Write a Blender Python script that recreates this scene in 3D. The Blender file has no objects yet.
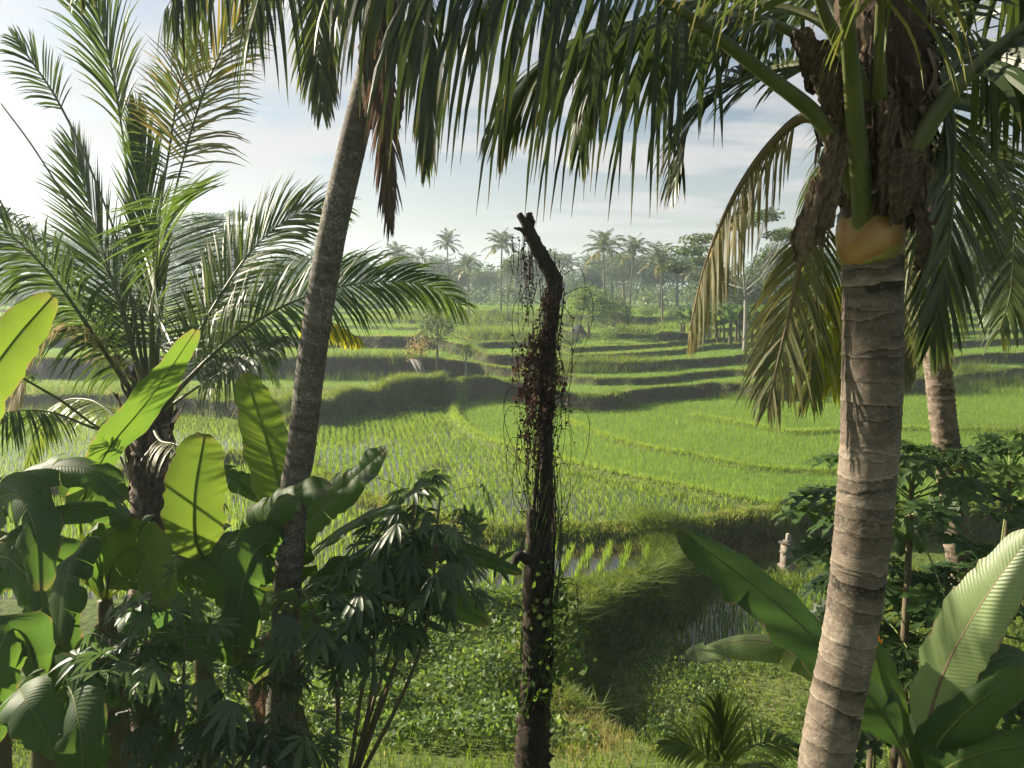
import bpy, math, random
import numpy as np
R = math.radians
C = bpy.context.scene.collection
rng = np.random.default_rng(7)
random.seed(7)

# ------------------------------------------------------------------ camera layout helpers
CAMZ, PITCH, FPX = 7.0, R(7.34), 769.0
cp, sp = math.cos(PITCH), math.sin(PITCH)
def P(px, py, Y):
    a, b = (px-512)/FPX, (384-py)/FPX
    d = np.array([a, cp+b*sp, -sp+b*cp])
    return d*(Y/d[1])+np.array([0, 0, CAMZ])
def G(px, py, z):
    a, b = (px-512)/FPX, (384-py)/FPX
    d = np.array([a, cp+b*sp, -sp+b*cp])
    return d*((z-CAMZ)/d[2])+np.array([0, 0, CAMZ])
def PP(l): return [P(*q) for q in l]
def U(px): return (px-512)/FPX/0.985

# ------------------------------------------------------------------ objects helpers
def tag(o, label=None, cat=None, group=None, kind=None):
    if label: o['label'] = label
    if cat: o['category'] = cat
    if group: o['group'] = group
    if kind: o['kind'] = kind
    return o
def empty(name, loc, label=None, cat=None, group=None):
    o = bpy.data.objects.new(name, None); C.objects.link(o)
    o.location = [float(v) for v in loc]; o.empty_display_size = .2
    return tag(o, label, cat, group)
def wloc(o):
    v = np.zeros(3)
    while o is not None:
        v = v+np.array(o.location); o = o.parent
    return v
def nz(v):
    v = np.asarray(v, float)
    return v/np.maximum(np.linalg.norm(v, axis=-1, keepdims=True), 1e-9)

class MB:
    def __init__(s): s.V=[]; s.Q=[]; s.T=[]; s.A=[]; s.n=0
    def add(s, V, Q=None, T=None, A=None):
        V = np.asarray(V, float).reshape(-1, 3)
        if A is None: A = np.zeros((len(V), 3))
        A = np.asarray(A, float)
        if A.ndim == 1: A = np.tile(A, (len(V), 1))
        s.V.append(V); s.A.append(A)
        if Q is not None and len(Q): s.Q.append(np.asarray(Q, int).reshape(-1, 4)+s.n)
        if T is not None and len(T): s.T.append(np.asarray(T, int).reshape(-1, 3)+s.n)
        s.n += len(V)
    def mesh(s, name, mat, off, smooth=True):
        me = bpy.data.meshes.new(name)
        V = np.concatenate(s.V)-off; A = np.concatenate(s.A)
        Q = np.concatenate(s.Q) if s.Q else np.zeros((0, 4), int)
        T = np.concatenate(s.T) if s.T else np.zeros((0, 3), int)
        me.vertices.add(len(V)); me.vertices.foreach_set('co', V.astype(np.float32).ravel())
        nl = Q.size+T.size; me.loops.add(nl); me.polygons.add(len(Q)+len(T))
        me.loops.foreach_set('vertex_index', np.concatenate([Q.ravel(), T.ravel()]).astype(np.int32))
        ls = np.concatenate([np.arange(len(Q))*4, Q.size+np.arange(len(T))*3]).astype(np.int32)
        me.polygons.foreach_set('loop_start', ls)
        at = me.attributes.new('tex', 'FLOAT_VECTOR', 'POINT'); at.data.foreach_set('vector', A.astype(np.float32).ravel())
        me.update(calc_edges=True); me.validate()
        if smooth: me.polygons.foreach_set('use_smooth', np.ones(len(me.polygons), bool))
        me.materials.append(mat)
        return me
    def build(s, name, mat, parent=None, smooth=True, loc=None):
        off = wloc(parent) if parent is not None else (np.asarray(loc, float) if loc is not None else np.zeros(3))
        o = bpy.data.objects.new(name, s.mesh(name, mat, off, smooth)); C.objects.link(o)
        if parent is not None: o.parent = parent
        elif loc is not None: o.location = [float(v) for v in loc]
        return o
def copy_tree(o, parent=None):
    c = o.copy(); C.objects.link(c); c.parent = parent
    for ch in list(o.children): copy_tree(ch, c)
    return c

def spline(pts, n):
    p = np.asarray(pts, float)
    p = np.vstack([2*p[0]-p[1], p, 2*p[-1]-p[-2]])
    segs = len(p)-3
    t = np.linspace(0, segs, n); i = np.minimum(t.astype(int), segs-1); f = (t-i)[:, None]
    a, b, c, d = p[i], p[i+1], p[i+2], p[i+3]
    q = .5*((2*b)+(-a+c)*f+(2*a-5*b+4*c-d)*f**2+(-a+3*b-3*c+d)*f**3)
    L = np.concatenate([[0], np.cumsum(np.linalg.norm(np.diff(q, axis=0), axis=1))]); L /= L[-1]
    u = np.linspace(0, 1, n)
    return np.stack([np.interp(u, L, q[:, k]) for k in range(3)], 1)
def tang(q):
    return nz(np.gradient(q, axis=0))
def frames(q, hint=(0.3, 0.2, 1)):
    T = tang(q); N = np.zeros_like(q); n = np.asarray(hint, float)
    for i in range(len(q)):
        n = n-np.dot(n, T[i])*T[i]; n = n/max(np.linalg.norm(n), 1e-6); N[i] = n
    return T, N, np.cross(T, N)
def tube(mb, pts, rad, ns=8, n=None, tint=.5, flat=1.0, hint=(0.3, 0.2, 1), wob=0, cap=True):
    q = spline(pts, n) if n else np.asarray(pts, float)
    m = len(q); r = np.interp(np.linspace(0, 1, m), np.linspace(0, 1, len(rad)), rad)
    T, N, S = frames(q, hint)
    th = np.linspace(0, 2*math.pi, ns, endpoint=False)
    rr = r[:, None]*(1+wob*rng.normal(size=(m, ns)))
    V = q[:, None]+rr[..., None]*(np.cos(th)[None, :, None]*S[:, None]+flat*np.sin(th)[None, :, None]*N[:, None])
    I = np.arange(m*ns).reshape(m, ns); J = np.roll(I, -1, 1)
    Q = np.stack([I[:-1], J[:-1], J[1:], I[1:]], -1).reshape(-1, 4)
    A = np.zeros((m, ns, 3)); A[..., 0] = np.linspace(0, 1, m)[:, None]; A[..., 1] = (th/(2*math.pi))[None]; A[..., 2] = tint
    V = V.reshape(-1, 3); A = A.reshape(-1, 3); Tt = []
    if cap:
        k = m*ns; V = np.vstack([V, q[-1:]+T[-1:]*r[-1]*.3, q[:1]-T[:1]*r[0]*.3]); A = np.vstack([A, A[-1:], A[:1]])
        Tt = [[I[-1, j], J[-1, j], k] for j in range(ns)]+[[J[0, j], I[0, j], k+1] for j in range(ns)]
    mb.add(V, Q, Tt, A)
def box(mb, c, s, rz=0, tint=.5, taper=1.0, bev=.08):
    c = np.asarray(c, float); s = np.asarray(s, float)/2
    prof = [(-1, 1-bev), (-1+bev*1.2, 1), (1-bev*1.2, taper), (1, taper*(1-bev))]
    V = []
    for z, k in prof:
        for x, y in ((-1, -1), (1, -1), (1, 1), (-1, 1)): V.append([x*s[0]*k, y*s[1]*k, z*s[2]])
    V = np.array(V); cr, sr = math.cos(rz), math.sin(rz)
    V = V@np.array([[cr, sr, 0], [-sr, cr, 0], [0, 0, 1]])+c
    Q = [[3, 2, 1, 0], [12, 13, 14, 15]]
    for l in range(3):
        for k in range(4): Q.append([l*4+k, l*4+(k+1) % 4, l*4+4+(k+1) % 4, l*4+4+k])
    mb.add(V, Q, None, [0, 0, tint])

# ------------------------------------------------------------------ materials
def newmat(name):
    m = bpy.data.materials.new(name); m.use_nodes = True
    nt = m.node_tree; nt.nodes.clear()
    return m, nt, nt.nodes, nt.links
def ramp(nodes, stops):
    n = nodes.new('ShaderNodeValToRGB'); e = n.color_ramp.elements
    while len(e) < len(stops): e.new(.5)
    for k, (p, c) in enumerate(stops): e[k].position = p; e[k].color = (*c, 1)
    return n
def attr_xyz(nodes, links):
    a = nodes.new('ShaderNodeAttribute'); a.attribute_name = 'tex'
    s = nodes.new('ShaderNodeSeparateXYZ'); links.new(a.outputs['Vector'], s.inputs[0]); return s
def leafmat(name, stops, trans=.45, rough=.45, spec=.4, tcol=None, veins=0, nscale=3.0, tipdry=None):
    """stops run over the per-leaf tint; trans = share of light that passes through the blade"""
    m, nt, N, L = newmat(name)
    s = attr_xyz(N, L); cr = ramp(N, stops)
    nz_ = N.new('ShaderNodeTexNoise'); nz_.inputs['Scale'].default_value = nscale; nz_.inputs['Detail'].default_value = 3
    tc = N.new('ShaderNodeTexCoord'); L.new(tc.outputs['Object'], nz_.inputs['Vector'])
    ma = N.new('ShaderNodeMath'); ma.operation = 'MULTIPLY_ADD'; ma.inputs[1].default_value = .5; ma.inputs[2].default_value = -.25
    L.new(nz_.outputs['Fac'], ma.inputs[0])
    ad = N.new('ShaderNodeMath'); ad.operation = 'ADD'; L.new(ma.outputs[0], ad.inputs[0]); L.new(s.outputs['Z'], ad.inputs[1])
    L.new(ad.outputs[0], cr.inputs[0])
    col = cr.outputs[0]
    if tipdry:
        mx = N.new('ShaderNodeMix'); mx.data_type = 'RGBA'
        mr = N.new('ShaderNodeMapRange'); mr.inputs[1].default_value = tipdry[0]; mr.inputs[2].default_value = 1.05
        L.new(s.outputs['X'], mr.inputs[0]); L.new(mr.outputs[0], mx.inputs[0]); L.new(col, mx.inputs[6]); mx.inputs[7].default_value = (*tipdry[1], 1)
        col = mx.outputs[2]
    p = N.new('ShaderNodeBsdfPrincipled'); p.inputs['Roughness'].default_value = rough; p.inputs['Specular IOR Level'].default_value = spec
    L.new(col, p.inputs['Base Color'])
    if veins:
        w = N.new('ShaderNodeMath'); w.operation = 'MULTIPLY'; w.inputs[1].default_value = veins
        L.new(s.outputs['X'], w.inputs[0])
        # lateral veins sweep toward the tip away from the midrib
        ab = N.new('ShaderNodeMath'); ab.operation = 'ABSOLUTE'; L.new(s.outputs['Y'], ab.inputs[0])
        w2 = N.new('ShaderNodeMath'); w2.operation = 'MULTIPLY_ADD'; w2.inputs[1].default_value = -veins*.05
        L.new(ab.outputs[0], w2.inputs[0]); L.new(w.outputs[0], w2.inputs[2])
        sn = N.new('ShaderNodeMath'); sn.operation = 'SINE'; L.new(w2.outputs[0], sn.inputs[0])
        bp = N.new('ShaderNodeBump'); bp.inputs['Strength'].default_value = .16; bp.inputs['Distance'].default_value = .006
        L.new(sn.outputs[0], bp.inputs['Height']); L.new(bp.outputs[0], p.inputs['Normal'])
    if veins:   # browned, nicked margins
        nb = N.new('ShaderNodeTexNoise'); nb.inputs['Scale'].default_value = 14; nb.inputs['Detail'].default_value = 4; L.new(tc.outputs['Object'], nb.inputs['Vector'])
        sm = N.new('ShaderNodeMath'); sm.operation = 'MULTIPLY_ADD'; sm.inputs[1].default_value = .5; L.new(nb.outputs['Fac'], sm.inputs[0]); L.new(ab.outputs[0], sm.inputs[2])
        mg = N.new('ShaderNodeMapRange'); mg.inputs[1].default_value = 1.20; mg.inputs[2].default_value = 1.32; L.new(sm.outputs[0], mg.inputs[0])
        bm = N.new('ShaderNodeMix'); bm.data_type = 'RGBA'; L.new(mg.outputs[0], bm.inputs[0]); L.new(col, bm.inputs[6]); bm.inputs[7].default_value = (.16, .11, .05, 1); col = bm.outputs[2]
        L.new(col, p.inputs['Base Color'])
    t = N.new('ShaderNodeBsdfTranslucent')
    hs = N.new('ShaderNodeHueSaturation'); hs.inputs['Hue'].default_value = .478; hs.inputs['Saturation'].default_value = 1.1; hs.inputs['Value'].default_value = 2.3
    L.new(col, hs.inputs['Color']); L.new(hs.outputs[0], t.inputs['Color'])
    mx = N.new('ShaderNodeMixShader'); mx.inputs[0].default_value = trans
    L.new(p.outputs[0], mx.inputs[1]); L.new(t.outputs[0], mx.inputs[2])
    o = N.new('ShaderNodeOutputMaterial'); L.new(mx.outputs[0], o.inputs[0])
    return m
def barkmat(name, stops, scale=6.0, rough=.85, bump=.5, stretch=(1, 1, .4), lichen=0.0, spec=.2):
    m, nt, N, L = newmat(name)
    s = attr_xyz(N, L); tc = N.new('ShaderNodeTexCoord'); mp = N.new('ShaderNodeMapping'); mp.inputs['Scale'].default_value = stretch
    L.new(tc.outputs['Object'], mp.inputs[0])
    n1 = N.new('ShaderNodeTexNoise'); n1.inputs['Scale'].default_value = scale; n1.inputs['Detail'].default_value = 8; n1.inputs['Roughness'].default_value = .65
    L.new(mp.outputs[0], n1.inputs['Vector'])
    a = N.new('ShaderNodeMath'); a.operation = 'MULTIPLY_ADD'; a.inputs[1].default_value = .9; a.inputs[2].default_value = -.45; L.new(n1.outputs['Fac'], a.inputs[0])
    b = N.new('ShaderNodeMath'); b.operation = 'ADD'; L.new(a.outputs[0], b.inputs[0]); L.new(s.outputs['Z'], b.inputs[1])
    cr = ramp(N, stops); L.new(b.outputs[0], cr.inputs[0])
    p = N.new('ShaderNodeBsdfPrincipled'); p.inputs['Roughness'].default_value = rough; p.inputs['Specular IOR Level'].default_value = spec
    L.new(cr.outputs[0], p.inputs['Base Color'])
    if lichen:
        l1 = N.new('ShaderNodeTexNoise'); l1.inputs['Scale'].default_value = 48; l1.inputs['Detail'].default_value = 5; L.new(tc.outputs['Object'], l1.inputs['Vector'])
        l2 = N.new('ShaderNodeTexNoise'); l2.inputs['Scale'].default_value = 2.2; l2.inputs['Detail'].default_value = 3; L.new(tc.outputs['Object'], l2.inputs['Vector'])
        la = N.new('ShaderNodeMath'); la.operation = 'MULTIPLY_ADD'; la.inputs[1].default_value = .45; L.new(l2.outputs['Fac'], la.inputs[0]); L.new(l1.outputs['Fac'], la.inputs[2])
        lm = N.new('ShaderNodeMapRange'); lm.inputs[1].default_value = .80; lm.inputs[2].default_value = .88; lm.inputs[4].default_value = lichen; L.new(la.outputs[0], lm.inputs[0])
        lx = N.new('ShaderNodeMix'); lx.data_type = 'RGBA'; L.new(lm.outputs[0], lx.inputs[0]); L.new(cr.outputs[0], lx.inputs[6]); lx.inputs[7].default_value = (.40, .40, .34, 1); L.new(lx.outputs[2], p.inputs['Base Color'])
    bp = N.new('ShaderNodeBump'); bp.inputs['Strength'].default_value = bump; bp.inputs['Distance'].default_value = .02
    L.new(n1.outputs['Fac'], bp.inputs['Height']); L.new(bp.outputs[0], p.inputs['Normal'])
    o = N.new('ShaderNodeOutputMaterial'); L.new(p.outputs[0], o.inputs[0])
    return m

M = {}
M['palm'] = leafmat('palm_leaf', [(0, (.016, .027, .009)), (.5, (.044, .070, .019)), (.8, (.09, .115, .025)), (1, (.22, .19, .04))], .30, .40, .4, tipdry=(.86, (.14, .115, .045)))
M['palm_young'] = leafmat('palm_leaf_young', [(0, (.026, .050, .014)), (.6, (.058, .105, .022)), (1, (.13, .18, .035))], .38, .42, .3)
M['palm_yellow'] = leafmat('palm_leaf_yellow', [(0, (.16, .20, .03)), (.6, (.30, .32, .035)), (1, (.40, .34, .05))], .5, .5, .3)
M['palm_olive'] = leafmat('palm_leaf_olive', [(0, (.06, .075, .025)), (.5, (.145, .14, .055)), (1, (.28, .24, .12))], .38, .5, .35)
M['palm_dead'] = leafmat('palm_leaf_dead', [(0, (.05, .035, .025)), (.5, (.13, .09, .06)), (1, (.26, .19, .12))], .25, .7, .2)
M['palm_far'] = leafmat('palm_leaf_far', [(0, (.035, .055, .022)), (.6, (.075, .105, .035)), (1, (.20, .18, .07))], .35, .45, .5)
M['banana'] = leafmat('banana_leaf', [(0, (.030, .070, .018)), (.5, (.055, .115, .022)), (1, (.11, .17, .03))],  .46, .54, .28, veins=430, nscale=2.0, tipdry=(.95, (.14, .10, .04)))
M['banana_dead'] = leafmat('banana_leaf_dead', [(0, (.06, .04, .025)), (.5, (.12, .08, .05)), (1, (.2, .14, .08))], .25, .8, .15)
M['midrib'] = leafmat('leaf_midrib', [(0, (.12, .17, .04)), (1, (.26, .31, .09))], .5, .5, .3)
M['rachis'] = barkmat('palm_midrib', [(0, (.035, .034, .014)), (.45, (.070, .085, .024)), (1, (.17, .165, .055))], 7, .5, .3, (1, 1, .25), spec=.4)
M['rachis_dry'] = barkmat('palm_midrib_dry', [(0, (.08, .055, .035)), (.5, (.16, .12, .07)), (1, (.28, .22, .13))], 5, .75, .3)
M['cassava'] = leafmat('cassava_leaf', [(0, (.030, .062, .022)), (.6, (.055, .10, .034)), (1, (.085, .14, .045))], .36, .42, .45)
M['papaya'] = leafmat('papaya_leaf', [(0, (.025, .055, .018)), (.6, (.05, .095, .026)), (1, (.10, .15, .035))], .38, .45, .4)
M['greenstem'] = barkmat('green_stem', [(0, (.10, .15, .04)), (1, (.22, .26, .09))], 8, .5, .2)
M['stem'] = barkmat('woody_stem', [(0, (.06, .05, .03)), (.6, (.16, .13, .08)), (1, (.26, .22, .15))], 9, .8, .4)
M['fruit'] = barkmat('papaya_fruit', [(0, (.04, .09, .02)), (1, (.10, .17, .04))], 5, .45, .1, spec=.5)
M['petal'] = leafmat('petal_orange', [(0, (.7, .25, .02)), (1, (.85, .42, .04))], .4, .6, .2)
M['rice'] = leafmat('rice_blade', [(0, (.060, .122, .018)), (.5, (.108, .190, .030)), (1, (.18, .26, .05))], .48, .5, .3, nscale=.35)
M['grass'] = leafmat('bank_grass', [(0, (.045, .085, .014)), (.5, (.085, .14, .022)), (.85, (.15, .20, .04)), (1, (.30, .26, .10))], .42, .55, .25, nscale=.7)
M['drygrass'] = leafmat('dry_grass', [(0, (.10, .12, .03)), (.5, (.24, .22, .08)), (1, (.42, .35, .17))], .35, .7, .2)
M['cover'] = leafmat('ground_cover_leaf', [(0, (.035, .075, .018)), (.6, (.07, .13, .026)), (1, (.13, .19, .04))], .42, .5, .35)
M['tree'] = leafmat('tree_leaf', [(0, (.030, .055, .020)), (.6, (.06, .095, .03)), (1, (.11, .14, .04))], .38, .5, .35, nscale=.5)
M['tree_light'] = leafmat('tree_leaf_light', [(0, (.06, .11, .025)), (.6, (.11, .18, .04)), (1, (.20, .24, .06))], .42, .5, .3, nscale=.5)
M['tree_warm'] = leafmat('tree_leaf_warm', [(0, (.08, .10, .03)), (.5, (.16, .16, .05)), (1, (.34, .22, .09))], .4, .55, .3, nscale=.8)
M['vine_dry'] = leafmat('vine_dry_leaf', [(0, (.014, .010, .007)), (.5, (.038, .024, .016)), (1, (.095, .055, .035))], .15, .75, .15)
M['bark'] = barkmat('tree_bark', [(0, (.05, .04, .03)), (.6, (.14, .12, .09)), (1, (.26, .23, .19))], 5)
M['bark_pale'] = barkmat('pale_bark', [(0, (.14, .13, .11)), (1, (.32, .30, .26))], 4)
M['bark_dead'] = barkmat('dead_bark', [(.05, (.008, .006, .005)), (.5, (.036, .027, .020)), (.95, (.15, .115, .085))], 16, .9, 1.0, (1, 1, .3))
M['palm_trunk'] = barkmat('ringed_palm_bark', [(0, (.028, .022, .017)), (.35, (.105, .083, .064)), (.65, (.19, .152, .118)), (1, (.36, .305, .245))], 12, .85, .7, (1, 1, 1.6), .18)
M['palm_trunk_grey'] = barkmat('grey_palm_bark', [(0, (.035, .030, .025)), (.45, (.11, .095, .078)), (.8, (.20, .18, .155)), (1, (.38, .35, .31))], 14, .85, .7, (1, 1, 1), .45)
M['palm_trunk_rough'] = barkmat('rough_palm_bark', [(0, (.05, .04, .03)), (.5, (.17, .13, .10)), (1, (.36, .28, .21))], 12, .85, .8, (1, 1, 1), .3)
M['fibre'] = barkmat('palm_fibre', [(.05, (.020, .014, .010)), (.5, (.095, .068, .045)), (.95, (.25, .18, .12))], 70, .9, 1.0, (1, 1, .06))
M['leafbase'] = barkmat('palm_leaf_base', [(.12, (.07, .045, .02)), (.36, (.20, .19, .035)), (.55, (.27, .12, .035)), (.85, (.37, .23, .085))], 14, .5, .2, spec=.4)
M['stone'] = barkmat('weathered_stone', [(.1, (.06, .05, .04)), (.5, (.20, .17, .14)), (.9, (.38, .33, .28))], 9, .9, .6, (1, 1, 1))
M['thatch'] = barkmat('thatch', [(0, (.035, .033, .03)), (1, (.10, .095, .09))], 9, .9, .6)
M['board'] = barkmat('weathered_board', [(0, (.12, .115, .10)), (1, (.24, .23, .21))], 8, .85, .3)

def terrain_mat():
    # tex.x = soil share, tex.y = paddy share, tex.z = dryness
    m, nt, N, L = newmat('terrain_ground')
    s = attr_xyz(N, L); tc = N.new('ShaderNodeTexCoord')
    n1 = N.new('ShaderNodeTexNoise'); n1.inputs['Scale'].default_value = .7; n1.inputs['Detail'].default_value = 8; n1.inputs['Roughness'].default_value = .7
    L.new(tc.outputs['Object'], n1.inputs['Vector'])
    n2 = N.new('ShaderNodeTexNoise'); n2.inputs['Scale'].default_value = 7; n2.inputs['Detail'].default_value = 6
    L.new(tc.outputs['Object'], n2.inputs['Vector'])
    g = ramp(N, [(.3, (.040, .065, .014)), (.5, (.075, .11, .022)), (.7, (.11, .14, .032))]); L.new(n2.outputs['Fac'], g.inputs[0])
    d = ramp(N, [(.3, (.035, .028, .016)), (.7, (.085, .066, .04))]); L.new(n2.outputs['Fac'], d.inputs[0])
    p_ = ramp(N, [(.3, (.09, .16, .026)), (.7, (.14, .22, .038))]); L.new(n1.outputs['Fac'], p_.inputs[0])
    dry = ramp(N, [(.3, (.13, .13, .045)), (.7, (.28, .24, .11))]); L.new(n2.outputs['Fac'], dry.inputs[0])
    def mix(f, a, b):
        x = N.new('ShaderNodeMix'); x.data_type = 'RGBA'; L.new(f, x.inputs[0]); L.new(a, x.inputs[6]); L.new(b, x.inputs[7]); return x.outputs[2]
    c = mix(s.outputs['Z'], g.outputs[0], dry.outputs[0]); c = mix(s.outputs['X'], c, d.outputs[0]); c = mix(s.outputs['Y'], c, p_.outputs[0])
    b = N.new('ShaderNodeBsdfPrincipled'); b.inputs['Roughness'].default_value = .9; b.inputs['Specular IOR Level'].default_value = .15
    L.new(c, b.inputs['Base Color'])
    bp = N.new('ShaderNodeBump'); bp.inputs['Strength'].default_value = .6; bp.inputs['Distance'].default_value = .08
    L.new(n2.outputs['Fac'], bp.inputs['Height']); L.new(bp.outputs[0], b.inputs['Normal'])
    o = N.new('ShaderNodeOutputMaterial'); L.new(b.outputs[0], o.inputs[0]); return m
M['terrain'] = terrain_mat()
def water_mat():
    m, nt, N, L = newmat('paddy_water')
    b = N.new('ShaderNodeBsdfPrincipled'); b.inputs['Base Color'].default_value = (.045, .038, .025, 1)
    b.inputs['Roughness'].default_value = .06; b.inputs['IOR'].default_value = 1.5; b.inputs['Specular IOR Level'].default_value = .9
    n = N.new('ShaderNodeTexNoise'); n.inputs['Scale'].default_value = 3; tc = N.new('ShaderNodeTexCoord'); L.new(tc.outputs['Object'], n.inputs['Vector'])
    bp = N.new('ShaderNodeBump'); bp.inputs['Strength'].default_value = .06; bp.inputs['Distance'].default_value = .02
    L.new(n.outputs['Fac'], bp.inputs['Height']); L.new(bp.outputs[0], b.inputs['Normal'])
    o = N.new('ShaderNodeOutputMaterial'); L.new(b.outputs[0], o.inputs[0]); return m
M['water'] = water_mat()

# ------------------------------------------------------------------ terrain: rice terraces
# each terrace edge runs across the valley: (direction in pixels of the survey photo, distance in metres, level above it)
E0 = [(-300, 24.0, 0), (40, 25.6, 0), (190, 30.2, 0), (285, 31, 0), (312, 27.9, 0), (345, 24.5, 0), (400, 22.7, 0), (470, 21.1, 0), (540, 20.6, 0), (640, 20.9, 0), (700, 21.7, 0), (760, 22.3, 0), (800, 22.7, 0), (900, 22.9, 0), (1024, 23.4, 0), (1400, 24, 0)]
ED = [
 [(-300, 42.7, .75), (0, 42.7, .75), (130, 42.5, .75), (250, 39.5, .75), (310, 38.3, .8), (380, 42.2, .8), (440, 46.3, .8), (465, 45.8, .8), (480, 46.4, .8), (520, 48, .75), (560, 44.1, .7), (600, 42.7, .7), (618, 43.4, .7), (640, 45.2, .7), (667, 46.4, .7), (709, 48.5, .7), (739, 48, .7), (770, 46, .7), (800, 46.2, .7), (811, 50.3, .75), (905, 49, .8), (948, 50.8, .8), (1020, 56.7, .8), (1300, 60, .9)],
 [(-300, 52, 1.9), (310, 51, 2.1), (440, 52, 1.95), (480, 53, 1.4), (560, 49.5, 1.05), (600, 48, 1.0), (652, 48.9, 1.0), (723, 53.0, 1.0), (763, 53.5, 1.0), (1024, 62, 1.5), (1300, 66, 1.5)],
 [(-300, 62, 2.6), (300, 60.8, 2.85), (425, 60.8, 2.85), (470, 57.5, 2.3), (485, 55.2, 1.9), (525, 54.8, 1.9), (570, 53, 1.55), (650, 53.8, 1.5), (704, 56.8, 1.5), (765, 61.3, 1.45), (1024, 72, 2.0), (1300, 76, 2.0)],
 [(-300, 75, 2.9), (300, 75, 3.05), (425, 70, 3.0), (478, 62.3, 2.3), (527, 62.3, 2.3), (570, 56.5, 1.75), (629, 57.7, 1.75), (667, 60.5, 1.75), (711, 66, 1.75), (765, 70, 1.75), (1024, 82, 2.3), (1300, 86, 2.3)],
 [(-300, 90, 3.3), (300, 86, 3.3), (425, 80, 3.25), (471, 66.2, 2.75), (532, 66.2, 2.75), (570, 59.5, 2.0), (610, 61.5, 2.0), (643, 64, 1.95), (690, 67.5, 2.0), (765, 78, 2.0), (1024, 92, 2.5), (1300, 96, 2.5)],
 [(-300, 110, 3.7), (425, 95, 3.55), (500, 80, 3.15), (570, 73, 2.5), (650, 72, 2.2), (660, 68.9, 2.6), (685, 69.2, 2.6), (705, 80, 2.3), (765, 88, 2.35), (1024, 106, 2.8), (1300, 112, 2.8)],
 [(-300, 130, 4.1), (400, 115, 3.95), (500, 96, 3.6), (650, 92, 3.0), (800, 106, 3.0), (1024, 122, 3.3), (1300, 130, 3.3)],
]
def curve(E):
    a = np.array(E, float); return U(a[:, 0]), a[:, 1], a[:, 2]
E0c = curve(E0); EDc = [curve(e) for e in ED]
def wig(x, y, k): return .22*np.sin(x*.8+k*1.7)+.14*np.sin(x*2.1+k*.6)+.07*np.sin(x*5.3+k)
def sstep(t): t = np.clip(t, 0, 1); return t*t*(3-2*t)
def segdist(x, y, pts):
    d = np.full(np.shape(x), 1e9)
    for (x0, y0), (x1, y1) in zip(pts[:-1], pts[1:]):
        vx, vy = x1-x0, y1-y0; t = np.clip(((x-x0)*vx+(y-y0)*vy)/(vx*vx+vy*vy), 0, 1)
        d = np.minimum(d, np.hypot(x-x0-t*vx, y-y0-t*vy))
    return d
def smooth_line(px): 
    g = np.array([G(a, b, 0)[:2] for a, b in px]); g3 = np.c_[g, np.zeros(len(g))]
    return spline(g3, 40)[:, :2]
BUND1 = smooth_line([(462, 401), (454, 409), (455, 418), (463, 428), (475, 437), (500, 449), (540, 457), (560, 464), (600, 475), (660, 487), (720, 500), (770, 510), (805, 522)])
BUND2 = smooth_line([(566, 421), (590, 432), (640, 448), (700, 458), (740, 467), (790, 472), (880, 474), (1040, 480)])
BUND3 = smooth_line([(695, 417), (740, 425), (770, 430), (800, 434), (880, 430), (1040, 432)])
BUND4 = smooth_line([(300, 462), (308, 474), (316, 482)])
XB = np.array([(3.2, 6), (2.6, 8), (1.75, 10.3), (1.15, 11.2), (.55, 12.4), (.40, 13.5), (.85, 15.2), (1.95, 16.5), (3.1, 17.6), (3.9, 18.8), (4.5, 20.3), (4.8, 23)])
LP = np.array([(-60, 6), (0, 5), (4, 3.6), (7, 2.0), (9, 1.0), (11, .30), (13, .02), (15, -.12), (16.6, -.10), (17.3, -.3), (40, -.3)])
RP = np.array([(-60, 6), (0, 4.6), (4, 3.2), (7, 1.5), (9, .4), (10.5, -.40), (12.3, -.80), (14, -.90), (40, -.95)])
def inD(x, y):   # the flooded low paddy under the bank
    return (y > 15.4) & (y < 19.4) & (x > 3.4+(y-15.4)*.18) & (x < 8.5)
def edge_y(c, x, y, k):
    u = x/np.maximum(y, 2.0)
    return np.interp(u, c[0], c[1])+wig(x, y, k)
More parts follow.
